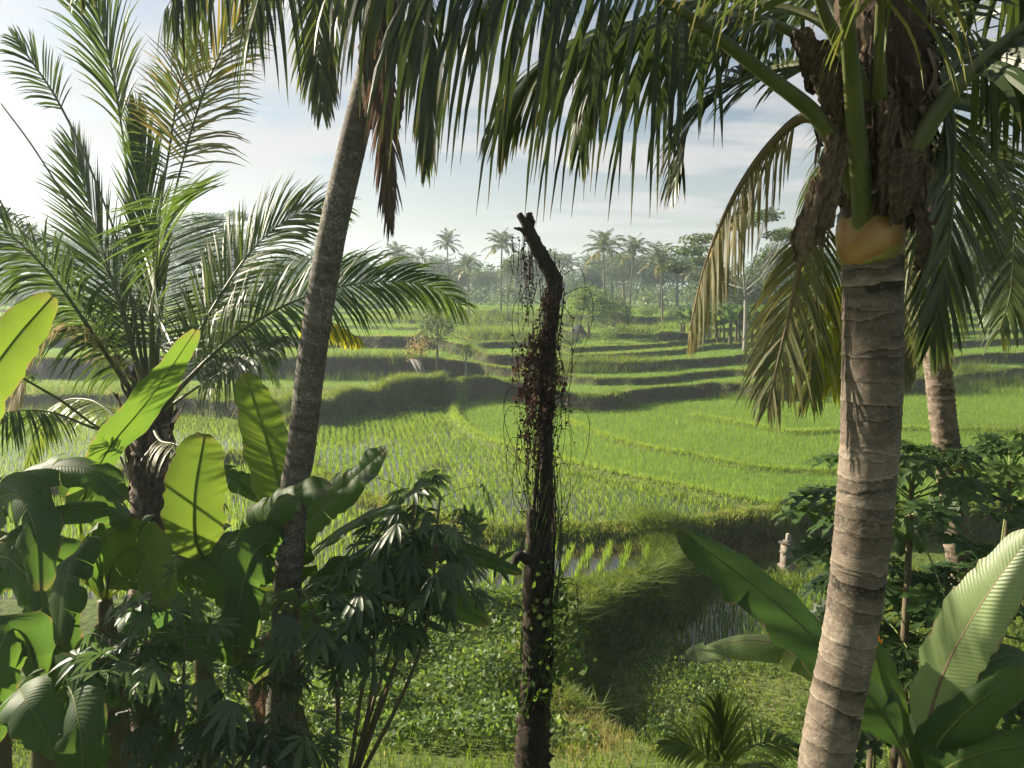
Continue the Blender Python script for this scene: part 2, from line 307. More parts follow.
def height(x, y):
    x = np.asarray(x, float); y = np.asarray(y, float)
    u = x/np.maximum(y, 2.0)
    yl = y-.42*np.maximum(0, np.minimum(x, 3.5)+.7)
    yl = np.where(y > 14, yl, np.minimum(y, 14))
    yl = np.where((y > 14), np.maximum(yl, 14-.0), yl)
    left = np.interp(yl, LP[:, 0], LP[:, 1]); right = np.interp(y, RP[:, 0], RP[:, 1])
    xb = np.interp(y, XB[:, 1], XB[:, 0])+.1*np.sin(y*2.3)+.06*np.sin(y*5.1)
    s = sstep((x-xb)/.9)
    z = left*(1-s)+right*s
    z = z+np.where(inD(x, y), -.1, 0)
    z = z+np.where(y < 20, .05*np.sin(x*1.7+y*.9)*np.sin(y*1.3-x*.4), 0)*(1-sstep((y-16)/1.0))
    e0 = edge_y(E0c, x, y, 0)
    f = sstep((y-e0)/.45+.5); z = z*(1-f)+0*f
    z += .10*np.exp(-((y-e0-.55)/.3)**2)
    far = y > 22
    b = np.zeros_like(z)
    db = segdist(x, y, BUND1); b += .24*np.exp(-(db/.30)**2)
    db = segdist(x, y, BUND2); b += .12*np.exp(-(db/.3)**2)
    db = segdist(x, y, BUND3); b += .12*np.exp(-(db/.3)**2)
    db = segdist(x, y, BUND4); b += .20*np.exp(-(db/.4)**2)
    z += np.where(far, b, 0)
    prev = np.zeros_like(z)
    for k, c in enumerate(EDc):
        e = edge_y(c, x, y, k+1); lv = np.interp(u, c[0], c[2])
        f = sstep((y-e)/.26+.5)
        z = z+(lv-prev)*f
        z = z+.15*np.exp(-((y-e-.40)/.30)**2)*np.where(y > 30, 1, 0)
        prev = lv
    z = z+np.clip(y-135, 0, 250)*.006
    # the rubbly mound that carries three small trees
    z = z+.55*np.exp(-(((x+3.0)/1.5)**2+((y-46.9)/.8)**2)) + .3*np.exp(-(((x+1.2)/1.0)**2+((y-47.2)/.8)**2))
    return z
def edge_near(x, y):
    """distance (along y) in front/behind the closest terrace edge"""
    d = np.full(np.shape(x), 99.)
    for k, c in enumerate([E0c]+EDc):
        v = y-edge_y(c, x, y, k); d = np.where(np.abs(v) < np.abs(d), v, d)
    return d
def build_terrain():
    ys = [-60, -40, -25, -15, -8, -4, -2, 0, 1, 2, 3, 4, 5, 6, 7]
    y = 8.0
    while y < 150: ys.append(y); y += max(.06, y*.0040)
    while y < 3500: ys.append(y); y *= 1.09
    ys = np.array(ys); us = np.concatenate([np.linspace(-6, -1.2, 20)[:-1], np.linspace(-1.2, 1.2, 420), np.linspace(1.2, 6, 20)[1:]])
    Y, Uu = np.meshgrid(ys, us, indexing='ij'); X = Uu*np.sqrt(Y**2+16)
    Z = height(X, Y)
    A = np.zeros(X.shape+(3,))
    gy = np.gradient(Z, axis=0)/np.gradient(Y, axis=0); gx = np.gradient(Z, axis=1)/np.maximum(np.gradient(X, axis=1), 1e-3)
    sl = np.hypot(gx, gy)
    A[..., 0] = sstep((sl-.7)/.5)*np.where(Y > 35, .95, .75)
    e0 = edge_y(E0c, X, Y, 0)
    pad = (Y > e0+.8) & (sl < .2)
    A[..., 1] = np.where(pad, 1, 0)
    young = pad & (Y < 47) & (np.interp(X/np.maximum(Y, 1), (BUND1/BUND1[:, 1:])[:, 0][5:], BUND1[5:, 1], left=60) > Y)
    A[..., 1] = np.where(young, .35, A[..., 1]); A[..., 0] = np.where(young, .8, A[..., 0])
    A[..., 0] = np.where(inD(X, Y), .9, A[..., 0])
    cflo = (X > -17) & (Y > 16.8) & (Y < e0-.2) & (Z < -.22) & (Z > -.4)
    A[..., 0] = np.where(cflo, .9, A[..., 0])
    bd = np.minimum(np.minimum(segdist(X, Y, BUND1), segdist(X, Y, BUND2)), segdist(X, Y, BUND3)); A[..., 1] = np.where(bd < .45, 0, A[..., 1]); A[..., 0] = np.where(bd < .45, 0, A[..., 0])
    A[..., 2] = .8*np.exp(-(((X-.9)/.8)**2+((Y-10.8)/1.1)**2))
    A[..., 2] = np.maximum(A[..., 2], .5*np.exp(-(((X-4.0)/1.8)**2+((Y-13.8)/1.2)**2))); A[..., 2] = np.maximum(A[..., 2], .12*(bd < .45))
    m, n = X.shape; I = np.arange(m*n).reshape(m, n)
    Q = np.stack([I[:-1, :-1], I[:-1, 1:], I[1:, 1:], I[1:, :-1]], -1).reshape(-1, 4)
    mb = MB(); mb.add(np.stack([X, Y, Z], -1).reshape(-1, 3), Q, None, A.reshape(-1, 3))
    return tag(mb.build('terrain', M['terrain']), 'green terraced valley ground stepping up away from the palms', 'ground', kind='structure')
terrain = build_terrain()

def water(cond, z, x0, x1, y0, y1, st, label):
    xs, ys_ = np.arange(x0, x1, st), np.arange(y0, y1, st); X, Y = np.meshgrid(xs, ys_, indexing='ij'); m, n = X.shape
    ok = cond(X+st/2, Y+st/2)[:-1, :-1]; I = np.arange(m*n).reshape(m, n)
    Q = np.stack([I[:-1, :-1], I[1:, :-1], I[1:, 1:], I[:-1, 1:]], -1)[ok]; u, inv = np.unique(Q.ravel(), return_inverse=True)
    mb = MB(); mb.add(np.c_[X.ravel()[u], Y.ravel()[u], np.full(len(u), z)], inv.reshape(-1, 4))
    return tag(mb.build('paddy_water', M['water'], smooth=False), label, 'water', kind='structure')
def yab0(x, y):
    uu = BUND1[:, 0]/BUND1[:, 1]; o = np.argsort(uu[4:]); return np.interp(x/np.maximum(y, 1), uu[4:][o], BUND1[4:, 1][o], left=60)
water(lambda x, y: (y < edge_y(E0c, x, y, 0)-.1) & (height(x, y) < -.24) & (height(x, y) > -.36), -.262, -17, 4.4, 16.6, 31, .15, 'shallow water in the small flooded paddy behind the dead stump')
water(lambda x, y: inD(x, y), -.990, 3.2, 8.8, 15.2, 19.6, .1, 'shallow water in the low shaded paddy under the bank')
water(lambda x, y: (y > edge_y(E0c, x, y, 0)+1.0) & (y < edge_y(EDc[0], x, y, 1)-.6) & (y < yab0(x, y)-.3), .022, -34, 9, 21, 47, .25, 'film of water between the young rice rows of the main field')

# ------------------------------------------------------------------ grass-like cover
def blades(mb, pos, h, w, lean=.35, curl=.5, tint=None, seg2=True, down=0.0):
    n = len(pos); th = rng.uniform(0, 2*math.pi, n); ph = rng.uniform(0, math.pi*2, n)
    L = np.stack([np.cos(th), np.sin(th), np.zeros(n)], 1)*(lean*rng.uniform(.2, 1, n))[:, None]
    W = np.stack([np.cos(ph), np.sin(ph), np.zeros(n)], 1)*(w*.5)[:, None]
    up = np.array([0, 0, 1.0]); hh = h[:, None]
    m = pos+hh*(.55*up+.35*L); t = pos+hh*((1-curl*.25*rng.random(n)[:, None])*up+(1+curl)*L)
    tn = np.full(n, .5) if tint is None else tint
    def at(x): return np.stack([np.full(n, x), np.zeros(n), tn], 1)
    if seg2:
        V = np.stack([pos-W*.7, pos+W*.7, m+W, m-W, t], 1).reshape(-1, 3); A = np.stack([at(0), at(0), at(.5), at(.5), at(.9)], 1).reshape(-1, 3)
        b = np.arange(n)[:, None]*5
        mb.add(V, b+np.array([[0, 1, 2, 3]]), b+np.array([[3, 2, 4]]), A)
    else:
        V = np.stack([pos-W, pos+W, t], 1).reshape(-1, 3); A = np.stack([at(0), at(0), at(.9)], 1).reshape(-1, 3)
        b = np.arange(n)[:, None]*3; mb.add(V, None, b+np.array([[0, 1, 2]]), A)
def tufts(mb, xy, nb, h, w, jit=.05, lean=.35, tint=.5, tvar=.25, seg2=True, z=None, curl=.5, hvar=.25):
    k = len(xy)
    if k == 0: return
    zz = height(xy[:, 0], xy[:, 1]) if z is None else np.full(k, z)
    b = np.c_[xy, zz-.02]
    patch = .5*np.sin(xy[:, 0]*.35+1)*np.sin(xy[:, 1]*.28)+.5*np.sin(xy[:, 0]*.11-xy[:, 1]*.17)
    pos = np.repeat(b, nb, 0)+np.c_[rng.normal(0, jit, (k*nb, 2)), np.zeros(k*nb)]
    hh = np.repeat(h*(1+hvar*rng.normal(0, .5, k)+.12*patch), nb)*rng.uniform(.65, 1.1, k*nb)
    tn = np.clip(np.repeat(tint+tvar*rng.normal(0, .6, k)+.10*patch, nb)+rng.normal(0, .08, k*nb), 0, 1)
    blades(mb, pos, np.maximum(hh, .02), np.full(k*nb, w)*rng.uniform(.7, 1.2, k*nb), lean, curl, tn, seg2)
def lattice(x0, x1, y0, y1, sx, sy, rot=0., jit=.15, bend=0.):
    cx, cy = (x0+x1)/2, (y0+y1)/2; r = math.hypot(x1-x0, y1-y0)/2
    a, b = np.meshgrid(np.arange(-r, r, sx), np.arange(-r, r, sy), indexing='ij')
    a = a.ravel(); b = b.ravel(); a = a+jit*sx*rng.normal(size=a.size); b = b+jit*sy*rng.normal(size=b.size)
    b = b+bend*a*a
    x = cx+a*math.cos(rot)-b*math.sin(rot); y = cy+a*math.sin(rot)+b*math.cos(rot)
    k = (x > x0) & (x < x1) & (y > y0) & (y < y1); return np.c_[x[k], y[k]]
def yab(x, y):
    uu = BUND1[:, 0]/BUND1[:, 1]; o = np.argsort(uu[4:]); 
    return np.interp(x/y, uu[4:][o], BUND1[4:, 1][o], left=60)
def visible(xy, m=1.0):   # keep to what the valley view could show, with a margin to either side
    return np.abs(xy[:, 0]) < xy[:, 1]*.78*m+2
def flat(xy, lo=.55, hi=.55):
    """inside a paddy: away from every terrace edge and bund"""
    x, y = xy[:, 0], xy[:, 1]; e = edge_near(x, y)
    ok = (e > hi) | (e < -lo)
    for B, w in ((BUND1, .45), (BUND2, .3), (BUND3, .3), (BUND4, .5)): ok &= segdist(x, y, B) > w
    return ok
E1y = lambda x, y: edge_y(EDc[0], x, y, 1)
e0y = lambda x, y: edge_y(E0c, x, y, 0)

# young rice set in rows (left half of the main field)
mb = MB()
q = lattice(-24, 9, 20, 44, .27, .20, R(12), .12, .004)
x, y = q[:, 0], q[:, 1]; q = q[(y > e0y(x, y)+.9) & (y < E1y(x, y)-.7) & (y < yab(x, y)) & (x > -9.6+0*y) & visible(q) & flat(q)]
gap = np.sin(q[:, 0]*.9+1.0)*np.sin(q[:, 1]*.7+.5)+rng.normal(0, .25, len(q)); q = q[gap > -.98]
tufts(mb, q, 10, .28, .017, .05, .36, .5, .22)
q = lattice(-34, -6.5, 24, 42, .42, .17, R(-22), .10)
x, y = q[:, 0], q[:, 1]; q = q[(y > e0y(x, y)+.9) & (y < E1y(x, y)-.7) & (x < -9.2-.03*(y-28)) & visible(q) & flat(q)]
tufts(mb, q, 6, .30, .018, .05, .30, .6, .2)
tag(mb.build('rice_seedlings', M['rice']), 'young rice seedlings in rows on the paler left part of the main field', 'rice', kind='stuff')
# rice rows in the small flooded paddy
mb = MB()
q = lattice(-17, 4.4, 16.5, 31, .50, .10, R(-16), .06)
x, y = q[:, 0], q[:, 1]; h0 = height(x, y); q = q[(y < e0y(x, y)-.35) & (h0 < -.24) & (h0 > -.36)]
tufts(mb, q, 6, .42, .018, .035, .14, .55, .2)
tag(mb.build('rice_seedlings', M['rice']), 'separate rows of rice standing in the small flooded paddy', 'rice', kind='stuff')
mb = MB()
q = lattice(3.3, 8.6, 15.3, 19.5, .17, .13, R(8), .10)
q = q[inD(q[:, 0], q[:, 1])]
tufts(mb, q, 5, .34, .016, .03, .18, .4, .2)
tag(mb.build('rice_seedlings', M['rice']), 'sparse dark rice seedlings in the low shaded paddy', 'rice', kind='stuff')
# dense rice of the right half and of the terraces
mb = MB()
q = lattice(-4, 42, 22, 60, .20, .15, R(20), .3)
x, y = q[:, 0], q[:, 1]; q = q[(y > e0y(x, y)+.8) & (y < E1y(x, y)-.6) & (y > yab(x, y)) & visible(q) & flat(q)]
tufts(mb, q, 5, .25, .017, .06, .34, .45, .25, seg2=False)
tag(mb.build('rice_plants', M['rice']), 'dense bright rice filling the right part of the main field', 'rice', kind='stuff')
mb = MB()
q = lattice(-50, 60, 38, 80, .34, .26, R(10), .35)
x, y = q[:, 0], q[:, 1]; q = q[(y > E1y(x, y)+.9) & visible(q, 1.0) & flat(q, .6, .8)]
tufts(mb, q, 4, .17, .034, .10, .4, .5, .22, seg2=False)
q = lattice(-95, 95, 80, 135, .8, .6, R(10), .4)
q = q[visible(q, .95) & flat(q, .6, .9)]
tufts(mb, q, 4, .28, .09, .22, .5, .5, .22, seg2=False)
tag(mb.build('rice_plants', M['rice']), 'rice covering the stepped terraces up to the far trees', 'rice', kind='stuff')

# grass on the banks and bunds
def edge_pts(c, k, u0, u1, n, lo, hi):
    u = rng.uniform(u0, u1, n); y = np.interp(u, c[0], c[1]); x = u*y
    return np.c_[x, y+wig(x, y, k)+rng.uniform(lo, hi, n)]
mb = MB()
q = edge_pts(E0c, 0, U(-150), U(1150), 5500, .0, .75); tufts(mb, q, 6, .22, .024, .07, .55, .66, .3)
bm_ = MB()
for B in (BUND1, BUND2, BUND3, BUND4):
    t = rng.uniform(0, len(B)-1.01, 1500); i = t.astype(int); f = (t-i)[:, None]; q = B[i]*(1-f)+B[i+1]*f+rng.normal(0, .15, (1500, 2)); tufts(bm_, q, 5, .20, .024, .08, .45, .8, .2, seg2=False)
for k, c in enumerate(EDc):
    n = [6500, 5000, 4500, 4500, 4000, 3500, 3000][k]
    w = [.022, .03, .032, .036, .042, .055, .07][k]
    q = edge_pts(c, k+1, U(-120), U(1150), n, .12, .75); tufts(mb, q, 5, .13, w, .09, .5, .72, .25, seg2=False, hvar=1.2)
tag(bm_.build('bund_grass', M['rice']), 'short bright grass on the low curved bunds that divide the main field', 'grass', kind='stuff')
tag(mb.build('bank_grass', M['grass']), 'rough grass growing along the terrace edges and low bunds', 'grass', kind='stuff')
# hedge-like tall grass on the first bank
mb = MB()
q = edge_pts(EDc[0], 1, U(255), U(442), 3600, -.5, .9)
hh = .42+.50*np.abs(np.sin(q[:, 0]*1.25+.6*np.sin(q[:, 0]*.7)))**2+.55*np.exp(-((q[:, 0]+5.6)/1.3)**2)
zz = height(q[:, 0], q[:, 1]); nb = 9
pos = np.repeat(np.c_[q, zz-.05], nb, 0)+np.c_[rng.normal(0, .16, (len(q)*nb, 2)), np.zeros(len(q)*nb)]
blades(mb, pos, np.repeat(hh, nb)*rng.uniform(.5, 1.1, len(pos)), np.full(len(pos), .028), .45, .6, np.clip(rng.normal(.55, .2, len(pos)), 0, 1))
tag(mb.build('tall_grass', M['grass']), 'hedge of tall grass on the bank behind the left part of the main field', 'grass', kind='stuff')
mb = MB()
def patch_grass(px, Y, spread, n, hmax, nb=7, w=.03, tint=.5):
    u = U(px); cx = u*Y; q = np.c_[rng.normal(cx, spread, n), rng.normal(Y, spread*.35, n)]; zz = height(q[:, 0], q[:, 1])
    pos = np.repeat(np.c_[q, zz-.05], nb, 0)+np.c_[rng.normal(0, .2, (n*nb, 2)), np.zeros(n*nb)]
    blades(mb, pos, hmax*rng.uniform(.4, 1.1, n*nb), np.full(n*nb, w), .5, .6, np.clip(rng.normal(tint, .22, n*nb), 0, 1), seg2=False)
for a in [(585, 53, 1.6, 260, .9), (625, 54.5, 1.5, 200, .7), (620, 43.6, .5, 90, .6), (740, 47.5, 1.2, 90, .6), (930, 50.5, 2.5, 260, 1.3), (980, 54, 2.5, 200, 1.2), (890, 49.5, 1.5, 120, 1.0), (395, 52, 2.0, 200, .8), (330, 51.5, 3, 260, .9), (60, 43, 5, 420, .9), (200, 42, 4, 300, .9), (1010, 36, 1.5, 120, .6), (505, 48.5, 1.2, 140, .6), (500, 66, 2.5, 200, 1.2, 7, .05), (440, 82, 5, 250, 1.6, 7, .06), (520, 85, 5, 250, 1.6, 7, .06), (640, 78, 3, 120, 1.2, 7, .06)]:
    patch_grass(*a)
tag(mb.build('tall_grass', M['grass']), 'shaggy clumps of tall grass dotted along the upper terrace banks', 'grass', kind='stuff')
# near banks: long arching grass, dry grass, low leafy cover
mb = MB()
n = 2600; yy = rng.uniform(11.5, 21, n); xx = np.interp(yy, XB[:, 1], XB[:, 0])+rng.normal(.12, .32, n)
q = np.c_[xx, yy]; tufts(mb, q, 6, .34, .021, .07, .75, .66, .35, curl=.9)
n = 2200; yy = rng.uniform(12.5, 20.5, n); xx = np.interp(yy, XB[:, 1], XB[:, 0])+rng.uniform(.2, 1.1, n); tufts(mb, np.c_[xx, yy], 6, .24, .022, .08, .9, .6, .4, curl=1.0)
n = 500; yy = rng.uniform(15.5, 20.5, n); xx = np.interp(yy, XB[:, 1], XB[:, 0])+rng.normal(.05, .28, n); tufts(mb, np.c_[xx, yy], 10, .44, .022, .05, .85, .6, .25, curl=1.0)
n = 1500; q = np.c_[rng.uniform(-3.2, 3.2, n), rng.uniform(16.2, 17.6, n)]; q[:, 1] += .42*np.maximum(0, q[:, 0]+.7)-.25; tufts(mb, q, 7, .22, .018, .07, .6, .6, .25)
n = 3800; q = np.c_[rng.uniform(1.5, 12, n), rng.uniform(11, 21, n)]; k = ~inD(q[:, 0], q[:, 1]) & (q[:, 0] > np.interp(q[:, 1], XB[:, 1], XB[:, 0])+.5); tufts(mb, q[k], 6, .19, .018, .08, .7, .5, .35, hvar=.9)
n = 900; q = np.c_[rng.uniform(6, 14, n), rng.uniform(13, 20, n)]; k = ~inD(q[:, 0], q[:, 1]); tufts(mb, q[k], 8, .4, .022, .1, .7, .65, .25)
n = 2600; q = np.c_[rng.uniform(-14, 2, n), rng.uniform(6, 13, n)]; tufts(mb, q, 5, .22, .012, .08, .6, .4, .3)
n = 700; q = np.c_[rng.normal(4.2, .35, n)+.0, rng.normal(21.3, .5, n)]; tufts(mb, q, 7, .5, .014, .08, .8, .4, .3)
n = 2500; q = np.c_[rng.uniform(-32, -16, n), rng.uniform(13, 30, n)]; q = q[q[:, 1] < e0y(q[:, 0], q[:, 1])]; tufts(mb, q, 6, .4, .03, .12, .6, .5, .3, seg2=False)
tag(mb.build('long_grass', M['grass']), 'long arching grass over the near bank and the low ground beside it', 'grass', kind='stuff')
mb = MB()
n = 380; q = np.c_[rng.normal(.9, .45, n), rng.normal(10.9, .9, n)]; tufts(mb, q, 7, .22, .013, .06, .8, .35, .3)
n = 1400; q = np.c_[rng.normal(6.5, 1.6, n), rng.normal(22.0, .30, n)]; q[:, 1] = e0y(q[:, 0], q[:, 1]*1.0)+rng.uniform(-.8, .1, n); tufts(mb, q, 6, .3, .012, .1, .8, .2, .25)
tag(mb.build('dry_grass', M['drygrass']), 'straw coloured dry grass on the hump at the foot of the dead stump', 'grass', kind='stuff')

def leaf_cloud(mb, pos, size, tint=.5, tvar=.2, flatb=0., asp=.55, normal=None):
    """pointed leaves, two triangles folded on the middle"""
    n = len(pos); d = nz(rng.normal(size=(n, 3))*np.array([1, 1, 1-flatb])); s = size*rng.uniform(.6, 1.25, n)
    nn = nz(rng.normal(size=(n, 3))*.8+np.array([0, 0, .3+flatb])) if normal is None else nz(normal+rng.normal(size=(n, 3))*.5)
    w = nz(np.cross(nn, d)); up = np.cross(d, w)
    a = pos; t = pos+d*s[:, None]; m = pos+d*(s*.45)[:, None]
    l = m+w*(s*asp*.5)[:, None]+up*(s*.08)[:, None]; r = m-w*(s*asp*.5)[:, None]+up*(s*.08)[:, None]
    V = np.stack([a, r, t, l], 1).reshape(-1, 3); b = np.arange(n)[:, None]*4
    tn = np.clip(tint+tvar*rng.normal(0, .6, n), 0, 1); A = np.zeros((n, 4, 3)); A[..., 2] = tn[:, None]
    mb.add(V, None, np.concatenate([b+np.array([[0, 1, 2]]), b+np.array([[0, 2, 3]])]), A.reshape(-1, 3))
mb = MB()
n = 42000; q = np.c_[rng.uniform(-7.5, 1.2, n), rng.uniform(9.6, 17.0, n)]
cl = .5+.5*np.sin(q[:, 0]*2.1+np.sin(q[:, 1]*1.3))*np.sin(q[:, 1]*1.9+q[:, 0]*.5)
k = (q[:, 0] < np.interp(q[:, 1], XB[:, 1], XB[:, 0])-.1) & (rng.random(n) < .25+.75*cl); q = q[k]; cl = cl[k]
zz = height(q[:, 0], q[:, 1])+rng.random(len(q))**.6*(.08+.60*cl)*np.interp(q[:, 0], [-.4, .6], [1, .35])
leaf_cloud(mb, np.c_[q, zz], .10, .65, .35, .3, .7, np.array([0, 0, 1.0]))
n = 7000; q = np.c_[rng.uniform(.8, 4.5, n), rng.uniform(11.5, 16, n)]
cl = .5+.5*np.sin(q[:, 0]*2.7+1)*np.sin(q[:, 1]*2.1); k = rng.random(n) < cl; q = q[k]; leaf_cloud(mb, np.c_[q, height(q[:, 0], q[:, 1])+rng.random(len(q))*.16], .07, .3, .3, .4, .7, np.array([0, 0, 1.0]))
n = 7000; q = np.c_[rng.uniform(2.5, 9, n), rng.uniform(11, 15.5, n)]
cl = .5+.5*np.sin(q[:, 0]*1.7+2)*np.sin(q[:, 1]*1.8+1); k = rng.random(n) < cl; q = q[k]; leaf_cloud(mb, np.c_[q, height(q[:, 0], q[:, 1])+rng.random(len(q))*.2], .08, .8, .25, .4, .7, np.array([0, 0, 1.0]))
tag(mb.build('ground_cover', M['cover']), 'low leafy ground cover around the foot of the stump', 'ground cover', kind='stuff')

# ------------------------------------------------------------------ palm fronds
def frond_mesh(lf, rc, ctrl, npairs, L, w, face=(0, 0, 1), start=.14, droop=.5, a0=68, a1=28, lift=.25, r0=.03, r1=.004, tint=.5, tvar=.15, seg=4, skip=.03, side=(1, 1), rnd=.12, K=60, rs=8, rflat=.7, curtain=0., prof=None):
    q = spline(ctrl, K); T = tang(q); f = np.asarray(face, float)
    Nn = nz(f[None]-(T@f)[:, None]*T); S = np.cross(T, Nn)
    if rc is not None: tube(rc, q, [r0, r0*.75, r0*.45, r1*1.5, r1], rs, None, .5, rflat, hint=Nn[0])
    ts = np.linspace(start, .995, npairs); g = np.array([0, 0, -1.0])
    for sd, on in zip((-1, 1), side):
        if not on: continue
        t = np.clip(ts+rng.normal(0, .25/npairs, npairs), 0, .999); t = t[rng.random(npairs) > skip]; n = len(t)
        i = t*(K-1); i0 = np.minimum(i.astype(int), K-2); fr = (i-i0)[:, None]
        lerp = lambda Z: Z[i0]*(1-fr)+Z[i0+1]*fr
        p, tt, nn, ss = lerp(q), nz(lerp(T)), nz(lerp(Nn)), nz(lerp(S))
        x = (t-start)/(1-start)
        pr = np.interp(x, [0, .12, .35, .6, .85, 1], [.55, .85, 1, .92, .6, .3]) if prof is None else np.interp(x, *prof)
        ln = L*pr*rng.uniform(1-rnd, 1+rnd*.5, n)
        ang = np.radians(np.interp(x, [0, 1], [a0, a1])+rng.normal(0, 4, n)); lf_ = lift+rng.normal(0, .08, n)
        d = tt*np.cos(ang)[:, None]+ss*(sd*np.sin(ang)*np.cos(lf_))[:, None]+nn*(np.sin(ang)*np.sin(lf_))[:, None]
        d = nz(d+g*curtain)
        pts = [p]; ds = [d]; c = p; dd = d; dr = droop*rng.uniform(.7, 1.3, n)
        for s in range(seg):
            dd = nz(dd+g*(dr*(s+.6)/seg*(1.6/seg))[:, None]*2); c = c+dd*(ln/seg)[:, None]; pts.append(c); ds.append(dd)
        wp = np.interp(np.linspace(0, 1, seg+1), [0, .12, .4, .75, 1], [.45, .9, 1, .7, .06])*w*.5
        rows = []; at = []
        roll = rng.normal(0, .35, n)[:, None]
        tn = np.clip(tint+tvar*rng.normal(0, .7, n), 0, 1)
        for s in range(seg+1):
            wv = nz(tt-(np.sum(tt*ds[s], 1))[:, None]*ds[s]); bn = np.cross(ds[s], wv); wv = nz(wv+bn*roll)
            ww = wp[s]*np.minimum(1, pr+.35)[:, None]
            rows += [pts[s]-wv*ww, pts[s]+wv*ww]
            at += [np.stack([np.full(n, s/seg), np.full(n, -1.), tn], 1), np.stack([np.full(n, s/seg), np.full(n, 1.), tn], 1)]
        V = np.stack(rows, 1).reshape(-1, 3); A = np.stack(at, 1).reshape(-1, 3); m = 2*(seg+1)
        b = (np.arange(n)*m)[:, None, None]; o = np.array([[2*s, 2*s+1, 2*s+3, 2*s+2] for s in range(seg)])[None]
        lf.add(V, (b+o).reshape(-1, 4), None, A)
def frond(palm, ctrl, npairs=70, L=.8, w=.04, mat='palm', rmat='rachis', label=None, **k):
    lf, rc = MB(), MB(); frond_mesh(lf, rc, ctrl, npairs, L, w, **k)
    o = lf.build('frond', M[mat], palm)
    if label: o['label'] = label
    rc.build('midrib', M[rmat], o); return o

def ring_trunk(name, mat, palm, axis, rad, ringstep=.05, amp=.05, n=220, ns=40, dark=.3, lo=.3, hi=.7, tilt=.012):
    q = spline(axis, n); Ln = np.sum(np.linalg.norm(np.diff(q, axis=0), axis=1)); s = np.linspace(0, Ln, n)
    r = np.interp(np.linspace(0, 1, n), np.linspace(0, 1, len(rad)), rad); T, N, S = frames(q, (0, -1, 0))
    th = np.linspace(0, 2*math.pi, ns, endpoint=False)
    nr = int(Ln/ringstep)+3; b = np.cumsum(ringstep*rng.uniform(.55, 1.6, nr)); tl = rng.normal(0, tilt, nr); ph = rng.uniform(0, 6.28, nr); ton = rng.uniform(lo, hi, nr); dk = rng.random(nr) < dark; dph = rng.uniform(0, 6.28, nr)
    b = b[b < Ln+ringstep]
    h = np.tile(s[:, None], (1, ns)); rr = np.zeros((n, ns)); tint = np.full((n, ns), .5)
    idx = np.zeros((n, ns), int); frac = np.zeros((n, ns))
    lo_b = np.concatenate([[0], b])
    hs = h.copy()
    j0 = np.clip(np.searchsorted(b, h.ravel()).reshape(h.shape), 0, len(b)-1)
    hs = h+tl[j0]*np.cos(th[None]-ph[j0])+.004*np.sin(5*th[None]+ph[j0])
    j = np.clip(np.searchsorted(b, hs.ravel()).reshape(h.shape), 0, len(b)-1)
    f = np.clip((hs-lo_b[j])/np.maximum(b[j]-lo_b[j], 1e-3), 0, 1)
    rr = r[:, None]*(1+amp*(.5-f)*.8+amp*.5*np.exp(-(f/.12)**2))
    tint = ton[j]+.25*np.exp(-(f/.10)**2)-.22*np.exp(-((1-f)/.12)**2)
    tint = tint-np.where(dk[j], 1, 0)*.36*sstep((f-.30)*2.6)*sstep((np.cos(th[None]-dph[j])+.35+.25*np.sin(th[None]*7+dph[j]))*1.6)
    V = q[:, None]+rr[..., None]*(np.cos(th)[None, :, None]*S[:, None]+np.sin(th)[None, :, None]*N[:, None])
    I = np.arange(n*ns).reshape(n, ns); J = np.roll(I, -1, 1); A = np.zeros((n, ns, 3)); A[..., 0] = (s/Ln)[:, None]; A[..., 2] = tint
    mb = MB(); mb.add(V.reshape(-1, 3), np.stack([I[:-1], J[:-1], J[1:], I[1:]], -1).reshape(-1, 4), None, A.reshape(-1, 3))
    return mb.build(name, M[mat], palm)
def ragged(mb, ctrl, w0, w1, face, n=26, m=11, tint=.5, bulge=.25, rag=.3):
    """a torn fibrous sheet wrapped round a leaf base"""
    q = spline(ctrl, n); T = tang(q); f = np.asarray(face, float); Nn = nz(f[None]-(T@f)[:, None]*T); S = np.cross(T, Nn)
    u = np.linspace(-1, 1, m); t = np.linspace(0, 1, n); w = (w0+(w1-w0)*t)*(1+rag*rng.normal(0, .35, n)); w = w*np.where(t > .75, np.clip(1.25-(t-.75)*3.2*rng.uniform(.6, 1.4, n), .05, 1), 1)
    V = q[:, None]+S[:, None]*(u[None]*w[:, None])[..., None]+Nn[:, None]*((1-u[None]**2)*w[:, None]*bulge+.004*rng.normal(size=(n, m))+.006*rng.normal(size=(1, m)))[..., None]
    I = np.arange(n*m).reshape(n, m); A = np.zeros((n, m, 3)); A[..., 2] = np.clip(tint+.12*rng.normal(size=(n, m)), 0, 1)
    mb.add(V.reshape(-1, 3), np.stack([I[:-1, :-1], I[:-1, 1:], I[1:, 1:], I[1:, :-1]], -1).reshape(-1, 4), None, A.reshape(-1, 3))

